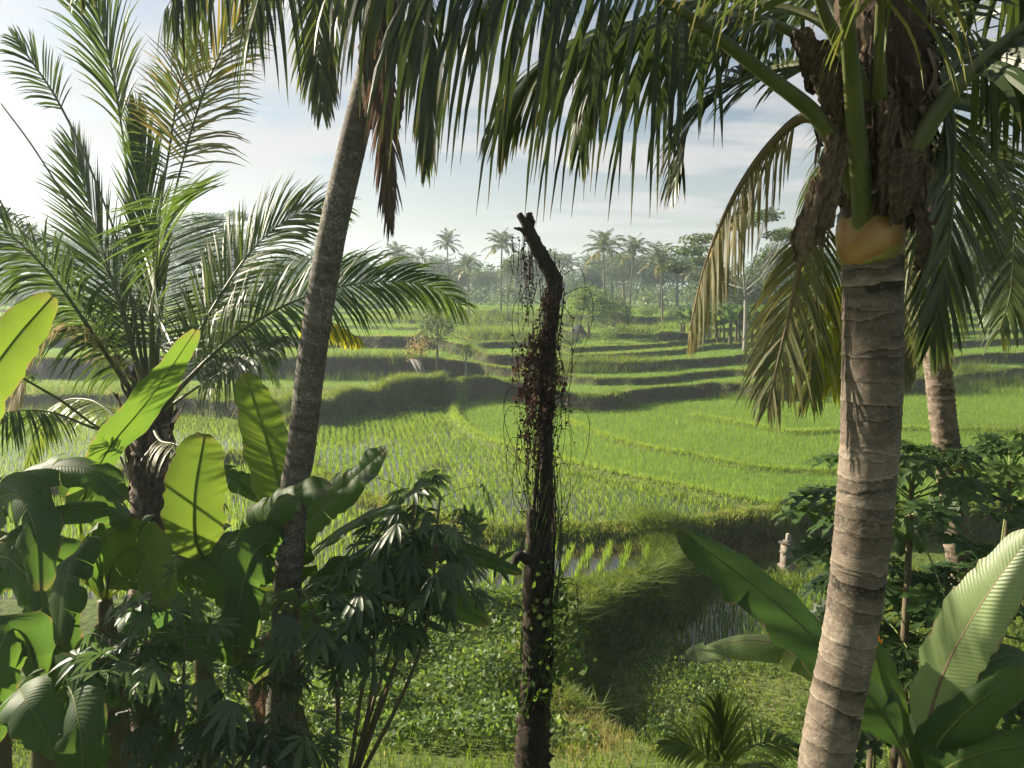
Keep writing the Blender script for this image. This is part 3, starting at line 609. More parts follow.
# ---- the big near palm on the right
gb = P(815, 900, 3.72); gb[2] = height(gb[0], gb[1])
pal = empty('coconut_palm', gb, 'big near coconut palm with ringed brown trunk and orange leaf base', 'palm')
ax = [gb+[0, 0, -.1], P(825, 768, 3.7), P(852, 620, 3.7), P(867, 480, 3.7), P(872, 380, 3.7), P(872.5, 252, 3.7)]
ring_trunk('trunk', 'palm_trunk', pal, ax, [.150, .132, .130, .129, .134, .138, .136], .085, .028, 520, 48, .26, .30, .64, .030)
mb = MB(); tube(mb, [P(872, 262, 3.7), P(871, 252, 3.7), P(870, 238, 3.7), P(871, 222, 3.71), P(873, 200, 3.72)], [.136, .150, .154, .148, .12], 32, 24, .55, wob=.012)
a_ = mb.A[-1]; a_[:, 2] = np.clip(.30+.38*np.sin(np.clip(a_[:, 0]*1.5, 0, 1)*math.pi)+.16*np.sin(a_[:, 1]*6.28*3+a_[:, 0]*9)-.25*(a_[:, 0] > .62), 0, 1); mb.build('leaf_base', M['leafbase'], pal)
mb = MB()
tube(mb, [P(874, 236, 3.72), P(879, 190, 3.73), P(880, 130, 3.75), P(880, 60, 3.78), P(878, -30, 3.8)], [.135, .20, .225, .21, .17], 30, 40, .35, wob=.05)
for c, a, b, f, tn in [
    ([(842, 120, 3.55), (832, 165, 3.5), (826, 200, 3.5), (815, 245, 3.5)], .05, .055, (-.3, -1, .1), .62),
    ([(818, 178, 3.55), (812, 205, 3.5), (803, 232, 3.5), (800, 262, 3.52)], .03, .055, (-.6, -1, .1), .75),
    ([(905, 150, 3.5), (902, 190, 3.48), (897, 225, 3.5)], .10, .04, (.1, -1, 0), .45),
    ([(915, 200, 3.6), (925, 235, 3.55), (917, 270, 3.6)], .06, .07, (.6, -.8, 0), .35),
    ([(800, 30, 3.6), (808, 60, 3.56), (813, 95, 3.6)], .05, .03, (-.3, -1, 0), .55),
    ([(830, 40, 3.55), (828, 80, 3.52), (840, 120, 3.5)], .07, .05, (-.2, -1, 0), .4),
    ([(890, 100, 3.5), (886, 150, 3.48), (882, 215, 3.5)], .05, .02, (0, -1, 0), .55)]:
    ragged(mb, PP(c), a, b, f, tint=tn)
for i in range(150):   # loose fibres and torn strips all round the sheath
    a = rng.uniform(-2.6, 2.6); h = rng.uniform(20, 200); c0 = P(878, h, 3.74); rr = np.interp(h, [0, 120, 225], [.22, .23, .165]); d = np.array([math.sin(a), -math.cos(a), 0])
    l = rng.uniform(.06, .30); w_ = rng.uniform(.004, .022); c1 = c0+d*rr; ragged(mb, [c1, c1+d*.012+[rng.normal(0, .02), 0, -l*.5], c1+d*rng.uniform(.0, .04)+[rng.normal(0, .04), 0, -l]], w_, w_*.35, d, 7, 3, rng.uniform(.2, .85), rag=.6)
mb.build('fibre_sheath', M['fibre'], pal)
# fronds (control points start at the sheath)
kw = dict(seg=5, rs=10)
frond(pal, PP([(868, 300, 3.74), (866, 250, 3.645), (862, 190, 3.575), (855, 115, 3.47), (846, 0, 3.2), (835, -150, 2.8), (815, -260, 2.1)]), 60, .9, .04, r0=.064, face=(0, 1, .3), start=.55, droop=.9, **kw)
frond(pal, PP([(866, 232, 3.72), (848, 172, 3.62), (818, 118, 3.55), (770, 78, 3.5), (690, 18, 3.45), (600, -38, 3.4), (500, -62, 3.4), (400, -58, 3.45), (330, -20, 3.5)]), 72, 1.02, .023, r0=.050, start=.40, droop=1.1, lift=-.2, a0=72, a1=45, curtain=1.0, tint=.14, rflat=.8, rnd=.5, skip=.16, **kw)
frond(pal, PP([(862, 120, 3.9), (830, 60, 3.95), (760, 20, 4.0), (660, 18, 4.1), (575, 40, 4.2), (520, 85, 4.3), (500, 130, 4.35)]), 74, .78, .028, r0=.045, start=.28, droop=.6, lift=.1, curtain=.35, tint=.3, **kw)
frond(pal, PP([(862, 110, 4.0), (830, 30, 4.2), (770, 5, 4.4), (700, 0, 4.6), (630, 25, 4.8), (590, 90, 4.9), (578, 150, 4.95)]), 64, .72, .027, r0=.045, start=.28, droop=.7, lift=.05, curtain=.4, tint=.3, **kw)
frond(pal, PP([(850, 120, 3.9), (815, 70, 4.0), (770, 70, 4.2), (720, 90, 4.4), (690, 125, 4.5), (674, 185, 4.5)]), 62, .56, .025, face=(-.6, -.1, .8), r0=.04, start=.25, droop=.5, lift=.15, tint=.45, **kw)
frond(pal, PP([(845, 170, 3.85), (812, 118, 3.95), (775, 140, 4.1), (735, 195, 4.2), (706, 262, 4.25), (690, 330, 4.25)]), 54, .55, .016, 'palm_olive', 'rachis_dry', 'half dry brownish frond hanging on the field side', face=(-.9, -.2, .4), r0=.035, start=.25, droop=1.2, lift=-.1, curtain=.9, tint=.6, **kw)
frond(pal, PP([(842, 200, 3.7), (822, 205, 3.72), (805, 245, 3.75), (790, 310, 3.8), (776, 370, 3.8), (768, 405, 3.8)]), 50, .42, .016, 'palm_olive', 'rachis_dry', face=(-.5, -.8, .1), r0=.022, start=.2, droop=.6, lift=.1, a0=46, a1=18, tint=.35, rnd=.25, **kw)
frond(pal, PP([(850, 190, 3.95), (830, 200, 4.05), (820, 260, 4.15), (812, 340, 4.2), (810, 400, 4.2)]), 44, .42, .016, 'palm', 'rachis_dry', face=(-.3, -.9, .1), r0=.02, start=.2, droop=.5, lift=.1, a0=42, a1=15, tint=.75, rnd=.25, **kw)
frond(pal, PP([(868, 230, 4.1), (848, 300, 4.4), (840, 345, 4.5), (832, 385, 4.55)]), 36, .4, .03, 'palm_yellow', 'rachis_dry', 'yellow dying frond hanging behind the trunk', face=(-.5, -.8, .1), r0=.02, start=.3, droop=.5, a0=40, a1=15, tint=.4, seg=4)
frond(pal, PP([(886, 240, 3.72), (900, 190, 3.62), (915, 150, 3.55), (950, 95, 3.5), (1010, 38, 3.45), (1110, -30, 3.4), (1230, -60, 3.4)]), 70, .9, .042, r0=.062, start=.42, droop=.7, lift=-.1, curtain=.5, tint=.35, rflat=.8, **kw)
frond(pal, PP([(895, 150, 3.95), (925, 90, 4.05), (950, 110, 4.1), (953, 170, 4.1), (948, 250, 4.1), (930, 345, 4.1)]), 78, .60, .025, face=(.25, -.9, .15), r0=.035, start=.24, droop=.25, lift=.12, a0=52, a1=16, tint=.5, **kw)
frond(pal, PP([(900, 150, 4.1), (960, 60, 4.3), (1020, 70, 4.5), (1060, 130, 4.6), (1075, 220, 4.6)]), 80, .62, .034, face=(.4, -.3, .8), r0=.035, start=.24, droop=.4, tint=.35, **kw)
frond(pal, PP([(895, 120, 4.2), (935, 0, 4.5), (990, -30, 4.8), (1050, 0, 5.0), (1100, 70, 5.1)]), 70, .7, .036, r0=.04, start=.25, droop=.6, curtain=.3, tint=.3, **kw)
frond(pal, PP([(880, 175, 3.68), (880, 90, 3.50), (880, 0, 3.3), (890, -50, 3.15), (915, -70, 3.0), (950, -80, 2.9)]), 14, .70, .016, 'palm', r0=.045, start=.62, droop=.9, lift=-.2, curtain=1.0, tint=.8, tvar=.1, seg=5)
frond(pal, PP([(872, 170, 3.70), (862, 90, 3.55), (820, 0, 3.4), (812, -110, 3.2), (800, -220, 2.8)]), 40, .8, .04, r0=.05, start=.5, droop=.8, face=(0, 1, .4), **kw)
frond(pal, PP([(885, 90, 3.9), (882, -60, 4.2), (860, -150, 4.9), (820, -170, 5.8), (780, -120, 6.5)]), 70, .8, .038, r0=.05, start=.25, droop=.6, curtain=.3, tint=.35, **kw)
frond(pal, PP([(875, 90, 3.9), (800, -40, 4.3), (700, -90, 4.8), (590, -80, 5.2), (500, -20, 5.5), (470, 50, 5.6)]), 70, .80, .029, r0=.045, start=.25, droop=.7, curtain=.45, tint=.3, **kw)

# ---- leaning palm, left of the field
yb = 6.6
gb = P(270, 700, yb); gb[2] = height(gb[0], gb[1])
lp = empty('coconut_palm', gb, 'slender grey palm trunk leaning right across the view of the field', 'palm')
ring_trunk('trunk', 'palm_trunk_grey', lp, [gb+[0, 0, -.1], P(292, 520, yb), P(301, 450, yb), P(313, 350, yb), P(331, 240, yb), P(349, 160, yb), P(368, 80, yb), P(386, 5, yb), P(398, -60, yb)], [.14, .132, .122, .122, .122, .120, .116, .11, .10], .04, .022, 420, 36, .03, .32, .58, .010)
mb = MB(); tube(mb, [P(372, 85, yb), P(384, 20, yb), P(396, -50, yb), P(400, -120, yb)], [.115, .14, .16, .12], 18, 20, .4, wob=.06)
for c, a, b, f, tn in [([(375, 10, yb-.2), (366, 60, yb-.22), (372, 130, yb-.2)], .08, .05, (-.2, -1, 0), .5), ([(392, 0, yb-.2), (388, 70, yb-.22), (384, 150, yb-.2)], .09, .03, (.2, -1, 0), .3), ([(400, 20, yb-.1), (402, 80, yb-.1), (395, 140, yb-.1)], .05, .03, (.5, -1, 0), .6)]:
    ragged(mb, PP(c), a, b, f, tint=tn)
mb.build('fibre_sheath', M['fibre'], lp)
kw = dict(seg=5, rs=8)
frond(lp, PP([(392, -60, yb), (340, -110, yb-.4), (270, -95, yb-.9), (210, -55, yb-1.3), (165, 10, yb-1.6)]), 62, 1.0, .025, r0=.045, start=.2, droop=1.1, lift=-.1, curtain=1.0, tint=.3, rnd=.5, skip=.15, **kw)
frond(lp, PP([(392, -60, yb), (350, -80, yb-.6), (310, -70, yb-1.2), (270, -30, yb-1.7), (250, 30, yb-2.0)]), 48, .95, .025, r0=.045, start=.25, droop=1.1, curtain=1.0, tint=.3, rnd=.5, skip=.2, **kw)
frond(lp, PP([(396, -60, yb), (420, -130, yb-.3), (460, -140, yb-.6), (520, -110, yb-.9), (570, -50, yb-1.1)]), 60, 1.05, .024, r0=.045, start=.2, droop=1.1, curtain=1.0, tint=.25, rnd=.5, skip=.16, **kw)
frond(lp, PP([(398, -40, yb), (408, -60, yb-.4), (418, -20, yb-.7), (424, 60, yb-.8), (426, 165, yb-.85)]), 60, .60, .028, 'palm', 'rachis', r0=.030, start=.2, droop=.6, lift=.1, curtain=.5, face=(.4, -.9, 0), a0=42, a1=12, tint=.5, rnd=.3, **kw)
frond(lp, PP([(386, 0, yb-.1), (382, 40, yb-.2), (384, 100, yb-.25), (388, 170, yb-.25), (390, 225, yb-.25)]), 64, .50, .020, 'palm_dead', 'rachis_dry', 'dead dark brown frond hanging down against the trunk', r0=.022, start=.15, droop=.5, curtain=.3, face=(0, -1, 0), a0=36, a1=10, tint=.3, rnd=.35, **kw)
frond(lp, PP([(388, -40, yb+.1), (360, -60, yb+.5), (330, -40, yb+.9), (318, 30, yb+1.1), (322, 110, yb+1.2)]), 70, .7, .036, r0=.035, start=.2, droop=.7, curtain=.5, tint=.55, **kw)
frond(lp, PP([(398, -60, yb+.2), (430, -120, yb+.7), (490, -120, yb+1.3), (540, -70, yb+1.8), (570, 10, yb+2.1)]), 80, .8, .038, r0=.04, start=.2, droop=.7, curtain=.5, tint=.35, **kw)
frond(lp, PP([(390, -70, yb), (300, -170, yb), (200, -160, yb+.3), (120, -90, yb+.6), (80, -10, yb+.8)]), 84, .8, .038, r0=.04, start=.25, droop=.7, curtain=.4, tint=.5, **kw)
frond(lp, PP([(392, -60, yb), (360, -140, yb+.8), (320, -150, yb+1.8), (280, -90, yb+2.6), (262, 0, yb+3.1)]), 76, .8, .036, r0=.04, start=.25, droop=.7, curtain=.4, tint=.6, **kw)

# ---- bushy young palm at the left
yc = 9.2
gb = P(150, 780, yc); gb[2] = height(gb[0], gb[1])
bp_ = empty('coconut_palm', gb, 'bushy short trunked palm with wide arching fronds above the bananas', 'palm')
ring_trunk('trunk', 'palm_trunk_rough', bp_, [gb+[0, 0, -.1], P(150, 640, yc), P(150, 540, yc), P(151, 460, yc), P(154, 400, yc)], [.24, .23, .22, .22, .18], .07, .16, 160, 28, .5, .2, .6, .02)
mb = MB()
for i in range(80):
    a = rng.uniform(0, 6.28); h = rng.uniform(-1.3, .9); c = P(152, 470, yc)+[0, 0, h]
    d = np.array([math.cos(a), math.sin(a), 0]); k_ = rng.choice([1, 1, -1]); ragged(mb, [c+d*.2, c+d*.27+[0, 0, .18*k_], c+d*rng.uniform(.28, .42)+[rng.normal(0, .05), 0, .42*k_]], .10, .03, d, 10, 5, rng.uniform(.15, .7))
mb.build('fibre_sheath', M['fibre'], bp_)
kw = dict(seg=4, rs=8); cxy = [(152, 420, yc)]
def bf(pts, n, L, w, mat='palm_young', **k):
    k = {**kw, **k}; return frond(bp_, PP(cxy+pts), int(n*1.25), L, w*.8, mat, **k)
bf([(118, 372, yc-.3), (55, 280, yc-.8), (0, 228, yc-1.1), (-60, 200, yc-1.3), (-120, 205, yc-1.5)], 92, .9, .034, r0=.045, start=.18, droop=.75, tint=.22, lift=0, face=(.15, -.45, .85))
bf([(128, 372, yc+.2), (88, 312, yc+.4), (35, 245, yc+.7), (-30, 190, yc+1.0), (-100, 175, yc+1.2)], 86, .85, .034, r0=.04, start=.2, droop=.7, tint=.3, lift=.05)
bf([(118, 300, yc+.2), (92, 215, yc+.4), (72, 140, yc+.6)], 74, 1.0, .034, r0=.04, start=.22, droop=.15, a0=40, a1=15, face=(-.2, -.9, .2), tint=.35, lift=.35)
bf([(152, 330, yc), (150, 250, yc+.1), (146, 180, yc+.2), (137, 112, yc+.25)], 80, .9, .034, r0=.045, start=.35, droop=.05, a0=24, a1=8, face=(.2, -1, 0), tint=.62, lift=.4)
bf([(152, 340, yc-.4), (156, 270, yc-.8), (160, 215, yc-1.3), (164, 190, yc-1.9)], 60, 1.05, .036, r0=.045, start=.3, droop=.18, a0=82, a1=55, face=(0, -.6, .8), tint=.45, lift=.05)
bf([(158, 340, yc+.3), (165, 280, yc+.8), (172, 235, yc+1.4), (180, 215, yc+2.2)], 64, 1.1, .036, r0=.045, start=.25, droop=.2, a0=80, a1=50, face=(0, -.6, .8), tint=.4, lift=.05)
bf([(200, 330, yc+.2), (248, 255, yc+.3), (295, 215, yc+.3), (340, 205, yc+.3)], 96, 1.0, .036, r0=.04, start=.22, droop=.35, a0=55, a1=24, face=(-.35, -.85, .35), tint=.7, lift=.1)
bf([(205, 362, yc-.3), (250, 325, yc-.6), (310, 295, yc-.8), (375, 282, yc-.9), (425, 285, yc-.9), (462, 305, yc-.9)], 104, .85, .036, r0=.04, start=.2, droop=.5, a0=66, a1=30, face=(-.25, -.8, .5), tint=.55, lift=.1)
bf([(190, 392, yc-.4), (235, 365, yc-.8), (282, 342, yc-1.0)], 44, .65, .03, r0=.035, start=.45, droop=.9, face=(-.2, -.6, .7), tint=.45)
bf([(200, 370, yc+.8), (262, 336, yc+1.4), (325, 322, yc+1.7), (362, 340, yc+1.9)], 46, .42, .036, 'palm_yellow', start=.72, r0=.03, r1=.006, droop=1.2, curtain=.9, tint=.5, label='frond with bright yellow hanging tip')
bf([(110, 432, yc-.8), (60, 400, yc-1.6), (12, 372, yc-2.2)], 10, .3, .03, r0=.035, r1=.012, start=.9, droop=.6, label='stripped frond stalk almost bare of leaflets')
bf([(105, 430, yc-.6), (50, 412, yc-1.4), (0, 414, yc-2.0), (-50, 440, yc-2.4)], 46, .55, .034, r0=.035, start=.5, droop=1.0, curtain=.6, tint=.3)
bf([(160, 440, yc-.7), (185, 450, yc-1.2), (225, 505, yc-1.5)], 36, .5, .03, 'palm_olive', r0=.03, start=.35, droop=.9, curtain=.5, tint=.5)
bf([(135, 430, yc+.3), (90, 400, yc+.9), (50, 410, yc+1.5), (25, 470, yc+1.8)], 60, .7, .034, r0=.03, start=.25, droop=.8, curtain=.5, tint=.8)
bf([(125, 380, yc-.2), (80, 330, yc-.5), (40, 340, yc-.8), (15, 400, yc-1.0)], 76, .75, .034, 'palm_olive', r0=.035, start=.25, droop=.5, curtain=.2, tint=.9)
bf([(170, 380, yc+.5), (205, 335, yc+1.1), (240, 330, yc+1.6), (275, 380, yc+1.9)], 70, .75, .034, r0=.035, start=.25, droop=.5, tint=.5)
# tall stalks eaten bare below their leafy tips
bt = dict(r0=.028, r1=.010, droop=.35)
bf([(140, 300, yc+.1), (133, 215, yc+.2), (117, 98, yc+.3), (100, 20, yc+.3), (82, -40, yc+.2)], 46, 1.0, .032, start=.66, a0=28, a1=10, face=(0, -1, .1), tint=.6, lift=.3, label='tall frond stripped bare below a feathery tip', **bt)
bf([(153, 300, yc-.1), (172, 205, yc-.2), (196, 115, yc-.3), (222, 50, yc-.4), (250, 5, yc-.5)], 46, .95, .032, 'palm', start=.62, a0=60, a1=15, face=(-.2, -1, .1), tint=.95, lift=.2, prof=([0, .3, 1], [1, 1, .6]), label='tall stripped frond with yellowing tip', **bt)
bf([(152, 320, yc), (160, 215, yc), (170, 145, yc+.1), (180, 85, yc+.2), (198, 40, yc+.3)], 40, .6, .03, start=.62, a0=70, a1=25, face=(0, -1, .1), tint=.7, lift=.2, **bt)
bf([(120, 300, yc-.2), (75, 215, yc-.4), (35, 150, yc-.5), (2, 105, yc-.6)], 8, .10, .03, 'palm_dead', start=.965, label='bare stalk with a withered knob at its end', **bt)
bf([(125, 270, yc+.1), (95, 180, yc+.2), (60, 105, yc+.3), (32, 62, yc+.3), (14, 38, yc+.3)], 26, .5, .03, start=.80, a0=50, a1=12, face=(0, -1, .1), tint=.3, lift=.1, label='stripped frond leaning left with a small leafy tip', **bt)

# ---- second palm at the right, behind
yd = 8.3
gb = P(965, 700, yd); gb[2] = height(gb[0], gb[1])
sp_ = empty('coconut_palm', gb, 'rough trunked palm standing behind the papaya leaves', 'palm')
ring_trunk('trunk', 'palm_trunk_rough', sp_, [gb+[0, 0, -.1], P(962, 600, yd), P(957, 540, yd), P(950, 470, yd), P(941, 400, yd), P(934, 320, yd), P(930, 240, yd)], [.17, .145, .138, .135, .135, .135, .13], .035, .10, 300, 30, .4, .3, .65, .01)
mb = MB(); tube(mb, [P(932, 270, yd), P(930, 220, yd), P(930, 150, yd)], [.13, .2, .12], 16, 12, .4, wob=.06); mb.build('fibre_sheath', M['fibre'], sp_)
kw = dict(seg=4, rs=7)
for pts, k in [
    ([(930, 200, yd), (985, 110, yd-.5), (1050, 130, yd-1), (1085, 230, yd-1.3), (1090, 330, yd-1.5)], dict(L=1.0, tint=.55)),
    ([(930, 200, yd), (975, 150, yd-1.0), (1010, 190, yd-1.7), (1012, 280, yd-2.2), (1000, 330, yd-2.4)], dict(L=.8, tint=.6)),
    ([(930, 210, yd), (1000, 190, yd), (1060, 240, yd), (1080, 330, yd), (1070, 420, yd)], dict(L=.95, tint=.6)),
    ([(930, 210, yd), (980, 230, yd-.4), (1030, 300, yd-.8), (1055, 390, yd-1.0)], dict(L=.9, mat='palm_olive', tint=.5)),
    ([(930, 200, yd), (900, 120, yd+.4), (860, 110, yd+.9), (820, 170, yd+1.2), (800, 260, yd+1.3)], dict(L=.8, tint=.35)),
    ([(930, 190, yd), (945, 60, yd+.2), (990, -30, yd+.3), (1050, -50, yd+.4), (1110, 0, yd+.5)], dict(L=.9, tint=.4)),
    ([(930, 190, yd), (910, 60, yd+.2), (860, -10, yd+.5), (800, 0, yd+.8), (750, 60, yd+1)], dict(L=.85, tint=.4)),
    ([(930, 200, yd), (960, 140, yd+1.0), (990, 160, yd+1.8), (1005, 250, yd+2.3)], dict(L=.85, tint=.45)),
    ([(930, 215, yd), (915, 235, yd-.6), (905, 300, yd-.9), (900, 380, yd-1.0)], dict(L=.6, mat='palm_olive', tint=.4))]:
    L_ = k.pop('L'); k.setdefault('mat', 'palm'); mt = k.pop('mat')
    frond(sp_, PP(pts), 76, L_, .038, mat=mt, r0=.035, start=.2, droop=.5, curtain=.25, **k, **kw)

# ---- seedling palm bottom right of centre
ye = 6.4
gb = P(722, 800, ye); gb[2] = height(gb[0], gb[1])
sd = empty('palm_seedling', gb, 'young palm seedling with pale feathery fronds at the foot of the big palm', 'palm')
g0 = gb+[0, 0, .1]; top = P(722, 790, ye)
mb = MB(); tube(mb, [gb+[0, 0, -.1], (gb+top)/2, top], [.06, .045, .03], 10, 12, .5); mb.build('trunk', M['palm_trunk_rough'], sd)
for pts, k in [([(722, 790, ye), (724, 760, ye), (722, 735, ye), (716, 708, ye)], dict(L=.5, face=(0, -1, .2), a0=28, a1=8)),
               ([(722, 790, ye), (712, 765, ye-.2), (690, 745, ye-.3), (662, 745, ye-.4)], dict(L=.36, face=(0, -.6, .8), a0=55, a1=20)),
               ([(722, 790, ye), (740, 755, ye+.2), (770, 742, ye+.4), (810, 752, ye+.5)], dict(L=.36, face=(0, -.3, .9), a0=60, a1=20)),
               ([(722, 790, ye), (735, 770, ye-.5), (755, 765, ye-.9), (785, 780, ye-1.2)], dict(L=.36, face=(0, -.2, 1), a0=60, a1=20))]:
    L_ = k.pop('L'); frond(sd, PP(pts), 30, L_, .03, 'palm_young', r0=.016, start=.2, droop=.4, tint=.8, lift=.2, seg=4, **k)

# ------------------------------------------------------------------ banana plants
def banana_leaf(mb, rib, ctrl, W, face, fold=.25, hang=.35, tears=0, tint=.5, K=40, m=6, r0=.022, pet=.12, wav=.03):
    q = spline(ctrl, K); T = tang(q); f = np.asarray(face, float); Nn = nz(f[None]-(T@f)[:, None]*T); S = np.cross(T, Nn)
    if rib is not None: tube(rib, q-Nn*.004, [r0, r0*.7, r0*.4, .005], 6, None, .6, .8, hint=Nn[0])
    t = np.linspace(0, 1, K); x = np.clip((t-pet)/(1-pet), 0, 1)
    w = W*.5*np.minimum(1, (x/.16))**.55*np.sqrt(np.clip(1-np.clip((x-.45)/.56, 0, 1)**2.0, 0, 1)); w = w*(1+.05*np.sin(t*37+rng.uniform(0, 6))+.04*rng.normal(size=K))
    for sd in (-1, 1):
        cuts = [0]+sorted(rng.choice(np.arange(int(K*.25), K-3), size=min(tears, K//3), replace=False).tolist())+[K-1] if tears else [0, K-1]
        for a, b in zip(cuts[:-1], cuts[1:]):
            if b-a < 1: continue
            hg = hang*(1+(rng.normal(0, .5) if tears else 0)); i = np.arange(a, b+1)
            v = np.linspace(0, 1, m+1); pn = np.zeros((len(i), 3)); P_ = [q[i]]
            shr = 1-.10*(np.abs(np.linspace(-1, 1, len(i)))**3)*(1 if tears else 0)
            for j in range(1, m+1):
                an = fold-(hg+fold)*v[j]**1.3*1.4+wav*3*np.sin(i*.8+sd)*v[j]
                dv = S[i]*(sd*np.cos(an))[:, None]+Nn[i]*np.sin(an)[:, None]+np.array([0, 0, -1.0])*hg*.25*v[j]+T[i]*.22
                P_.append(P_[-1]+nz(dv)*(w[i]*shr/m)[:, None])
            V = np.stack(P_, 1); I = np.arange(len(i)*(m+1)).reshape(len(i), m+1)
            A = np.zeros(V.shape); A[..., 0] = t[i][:, None]; A[..., 1] = v[None]*sd; A[..., 2] = np.clip(tint+(rng.normal(0, .08) if tears else 0), 0, 1)
            Q = np.stack([I[:-1, :-1], I[:-1, 1:], I[1:, 1:], I[1:, :-1]], -1).reshape(-1, 4)
            mb.add(V.reshape(-1, 3), Q if sd < 0 else Q[:, ::-1], None, A.reshape(-1, 3))
def bleaf(pl, ctrl, W, face=(0, -1, .3), mat='banana', label=None, **k):
    lf, rb = MB(), MB(); banana_leaf(lf, rb, ctrl, W, face, **k); o = lf.build('leaf', M[mat], pl)
    if label: o['label'] = label
    rb.build('midrib', M['midrib'] if mat == 'banana' else M['rachis_dry'], o); return o
M['banana_sheen'] = leafmat('banana_leaf_sheen', [(0, (.09, .14, .045)), (.5, (.15, .21, .075)), (1, (.22, .28, .11))], .42, .42, .5, veins=430, nscale=2.0, tipdry=(.95, (.14, .10, .04)))  # paler copy of the banana leaf, glossy sheen painted into its base colour
M['pseudostem'] = barkmat('banana_stem', [(0, (.035, .025, .015)), (.5, (.10, .085, .04)), (1, (.16, .19, .07))], 5, .6, .4, (1, 1, .2))
def banana(px, Y, top, label, r=.12, group=None, name='banana_plant'):
    g = P(px, top, Y); g[2] = height(g[0], g[1]); pl = empty(name, g, label, 'banana plant', group)
    t = P(px, top, Y); mb = MB(); tube(mb, [g+[0, 0, -.1], g*.6+t*.4+[.02, 0, 0], t], [r*1.2, r, r*.55], 16, 20, .4, wob=.03); mb.build('pseudostem', M['pseudostem'], pl)
    return pl, t
UPF = (0, -.3, 1); CAMF = (0, -1, .25)
# A: plant behind the bright upright leaves
pl, t = banana(285, 7.3, 590, 'banana plant below the leaning palm with two tall backlit leaves')
bleaf(pl, PP([(285, 590, 7.3), (290, 540, 7.3), (283, 500, 7.25), (266, 440, 7.2), (244, 374, 7.2)]), .56, (-.15, -1, .1), tint=.72, fold=.15, hang=.1, pet=.2, wav=.015, tears=1)
bleaf(pl, PP([(285, 590, 7.2), (240, 585, 7.0), (200, 552, 6.8), (194, 500, 6.7), (204, 434, 6.7)]), .56, (.1, -1, .1), tint=.75, fold=.12, hang=.1, pet=.42, wav=.015)
bleaf(pl, PP([(285, 590, 7.3), (295, 540, 7.2), (322, 505, 7.1), (350, 482, 7.0), (386, 449, 6.9)]), .46, (-.5, -.75, .5), tint=.35, fold=.35, hang=.3, tears=3)
bleaf(pl, PP([(285, 590, 7.2), (310, 555, 7.0), (350, 525, 6.9), (385, 508, 6.8), (418, 487, 6.8)]), .36, (-.35, -.15, .9), tint=.35, fold=.3, hang=.3, tears=3)
bleaf(pl, PP([(280, 600, 7.3), (262, 545, 6.8), (270, 510, 6.5), (300, 492, 6.3), (330, 488, 6.2)]), .50, (.2, -.7, .7), tint=.25, hang=.5, tears=8)
bleaf(pl, PP([(285, 600, 7.2), (340, 570, 7.0), (400, 548, 6.9), (460, 548, 6.9), (522, 572, 6.9)]), .34, (0, -.6, .8), tint=.25, hang=.5, tears=7)
bleaf(pl, PP([(285, 600, 7.2), (340, 575, 6.9), (400, 585, 6.7), (450, 600, 6.6), (488, 622, 6.6)]), .40, (0, -.8, .6), tint=.35, hang=.3)
bleaf(pl, PP([(285, 610, 7.1), (290, 560, 6.7), (260, 545, 6.3), (240, 600, 6.1), (240, 660, 6.0)]), .5, (0, -1, .2), tint=.2, hang=.6, tears=9)
bleaf(pl, PP([(285, 620, 7.2), (270, 640, 7.0), (262, 690, 6.9), (268, 740, 6.9)]), .35, (0, -1, .2), 'banana_dead', 'withered brown leaf hanging beside the stem', hang=.8, tears=6)
# B: plant at the left
pl, t = banana(105, 7.0, 600, 'banana plant under the bushy palm with broad dark drooping leaves')
bleaf(pl, PP([(105, 600, 7.0), (80, 520, 6.8), (105, 455, 6.6), (150, 398, 6.5), (196, 330, 6.4)]), .44, (.9, -.35, .35), tint=.55, fold=.35, hang=.15, pet=.25)
bleaf(pl, PP([(105, 600, 7.0), (140, 540, 6.7), (120, 512, 6.4), (60, 510, 6.1), (0, 540, 5.9)]), .34, (0, -.6, .8), tint=.25, hang=.7, tears=9)
bleaf(pl, PP([(105, 600, 7.0), (95, 560, 6.5), (75, 552, 6.1), (62, 590, 5.9), (58, 645, 5.8)]), .58, (-.5, -.7, .5), tint=.3, hang=.35, tears=8)
bleaf(pl, PP([(105, 600, 7.0), (115, 560, 6.6), (138, 548, 6.3), (155, 575, 6.1), (165, 610, 6.0)]), .56, (-.1, -1, .35), tint=.85, hang=.4, tears=5)
bleaf(pl, PP([(105, 600, 7.0), (60, 560, 6.8), (20, 555, 6.7), (-30, 585, 6.6), (-60, 640, 6.5)]), .55, (0, -.8, .6), tint=.25, hang=.5, tears=8)
bleaf(pl, PP([(105, 600, 7.0), (160, 560, 6.9), (200, 560, 6.8), (235, 590, 6.7), (250, 640, 6.7)]), .5, (0, -.8, .6), tint=.25, hang=.5, tears=8)
bleaf(pl, PP([(105, 605, 7.0), (95, 640, 6.9), (85, 690, 6.8), (82, 740, 6.8)]), .38, (0, -1, .2), 'banana_dead', 'withered brown leaf hanging down the stem', hang=.8, tears=6)
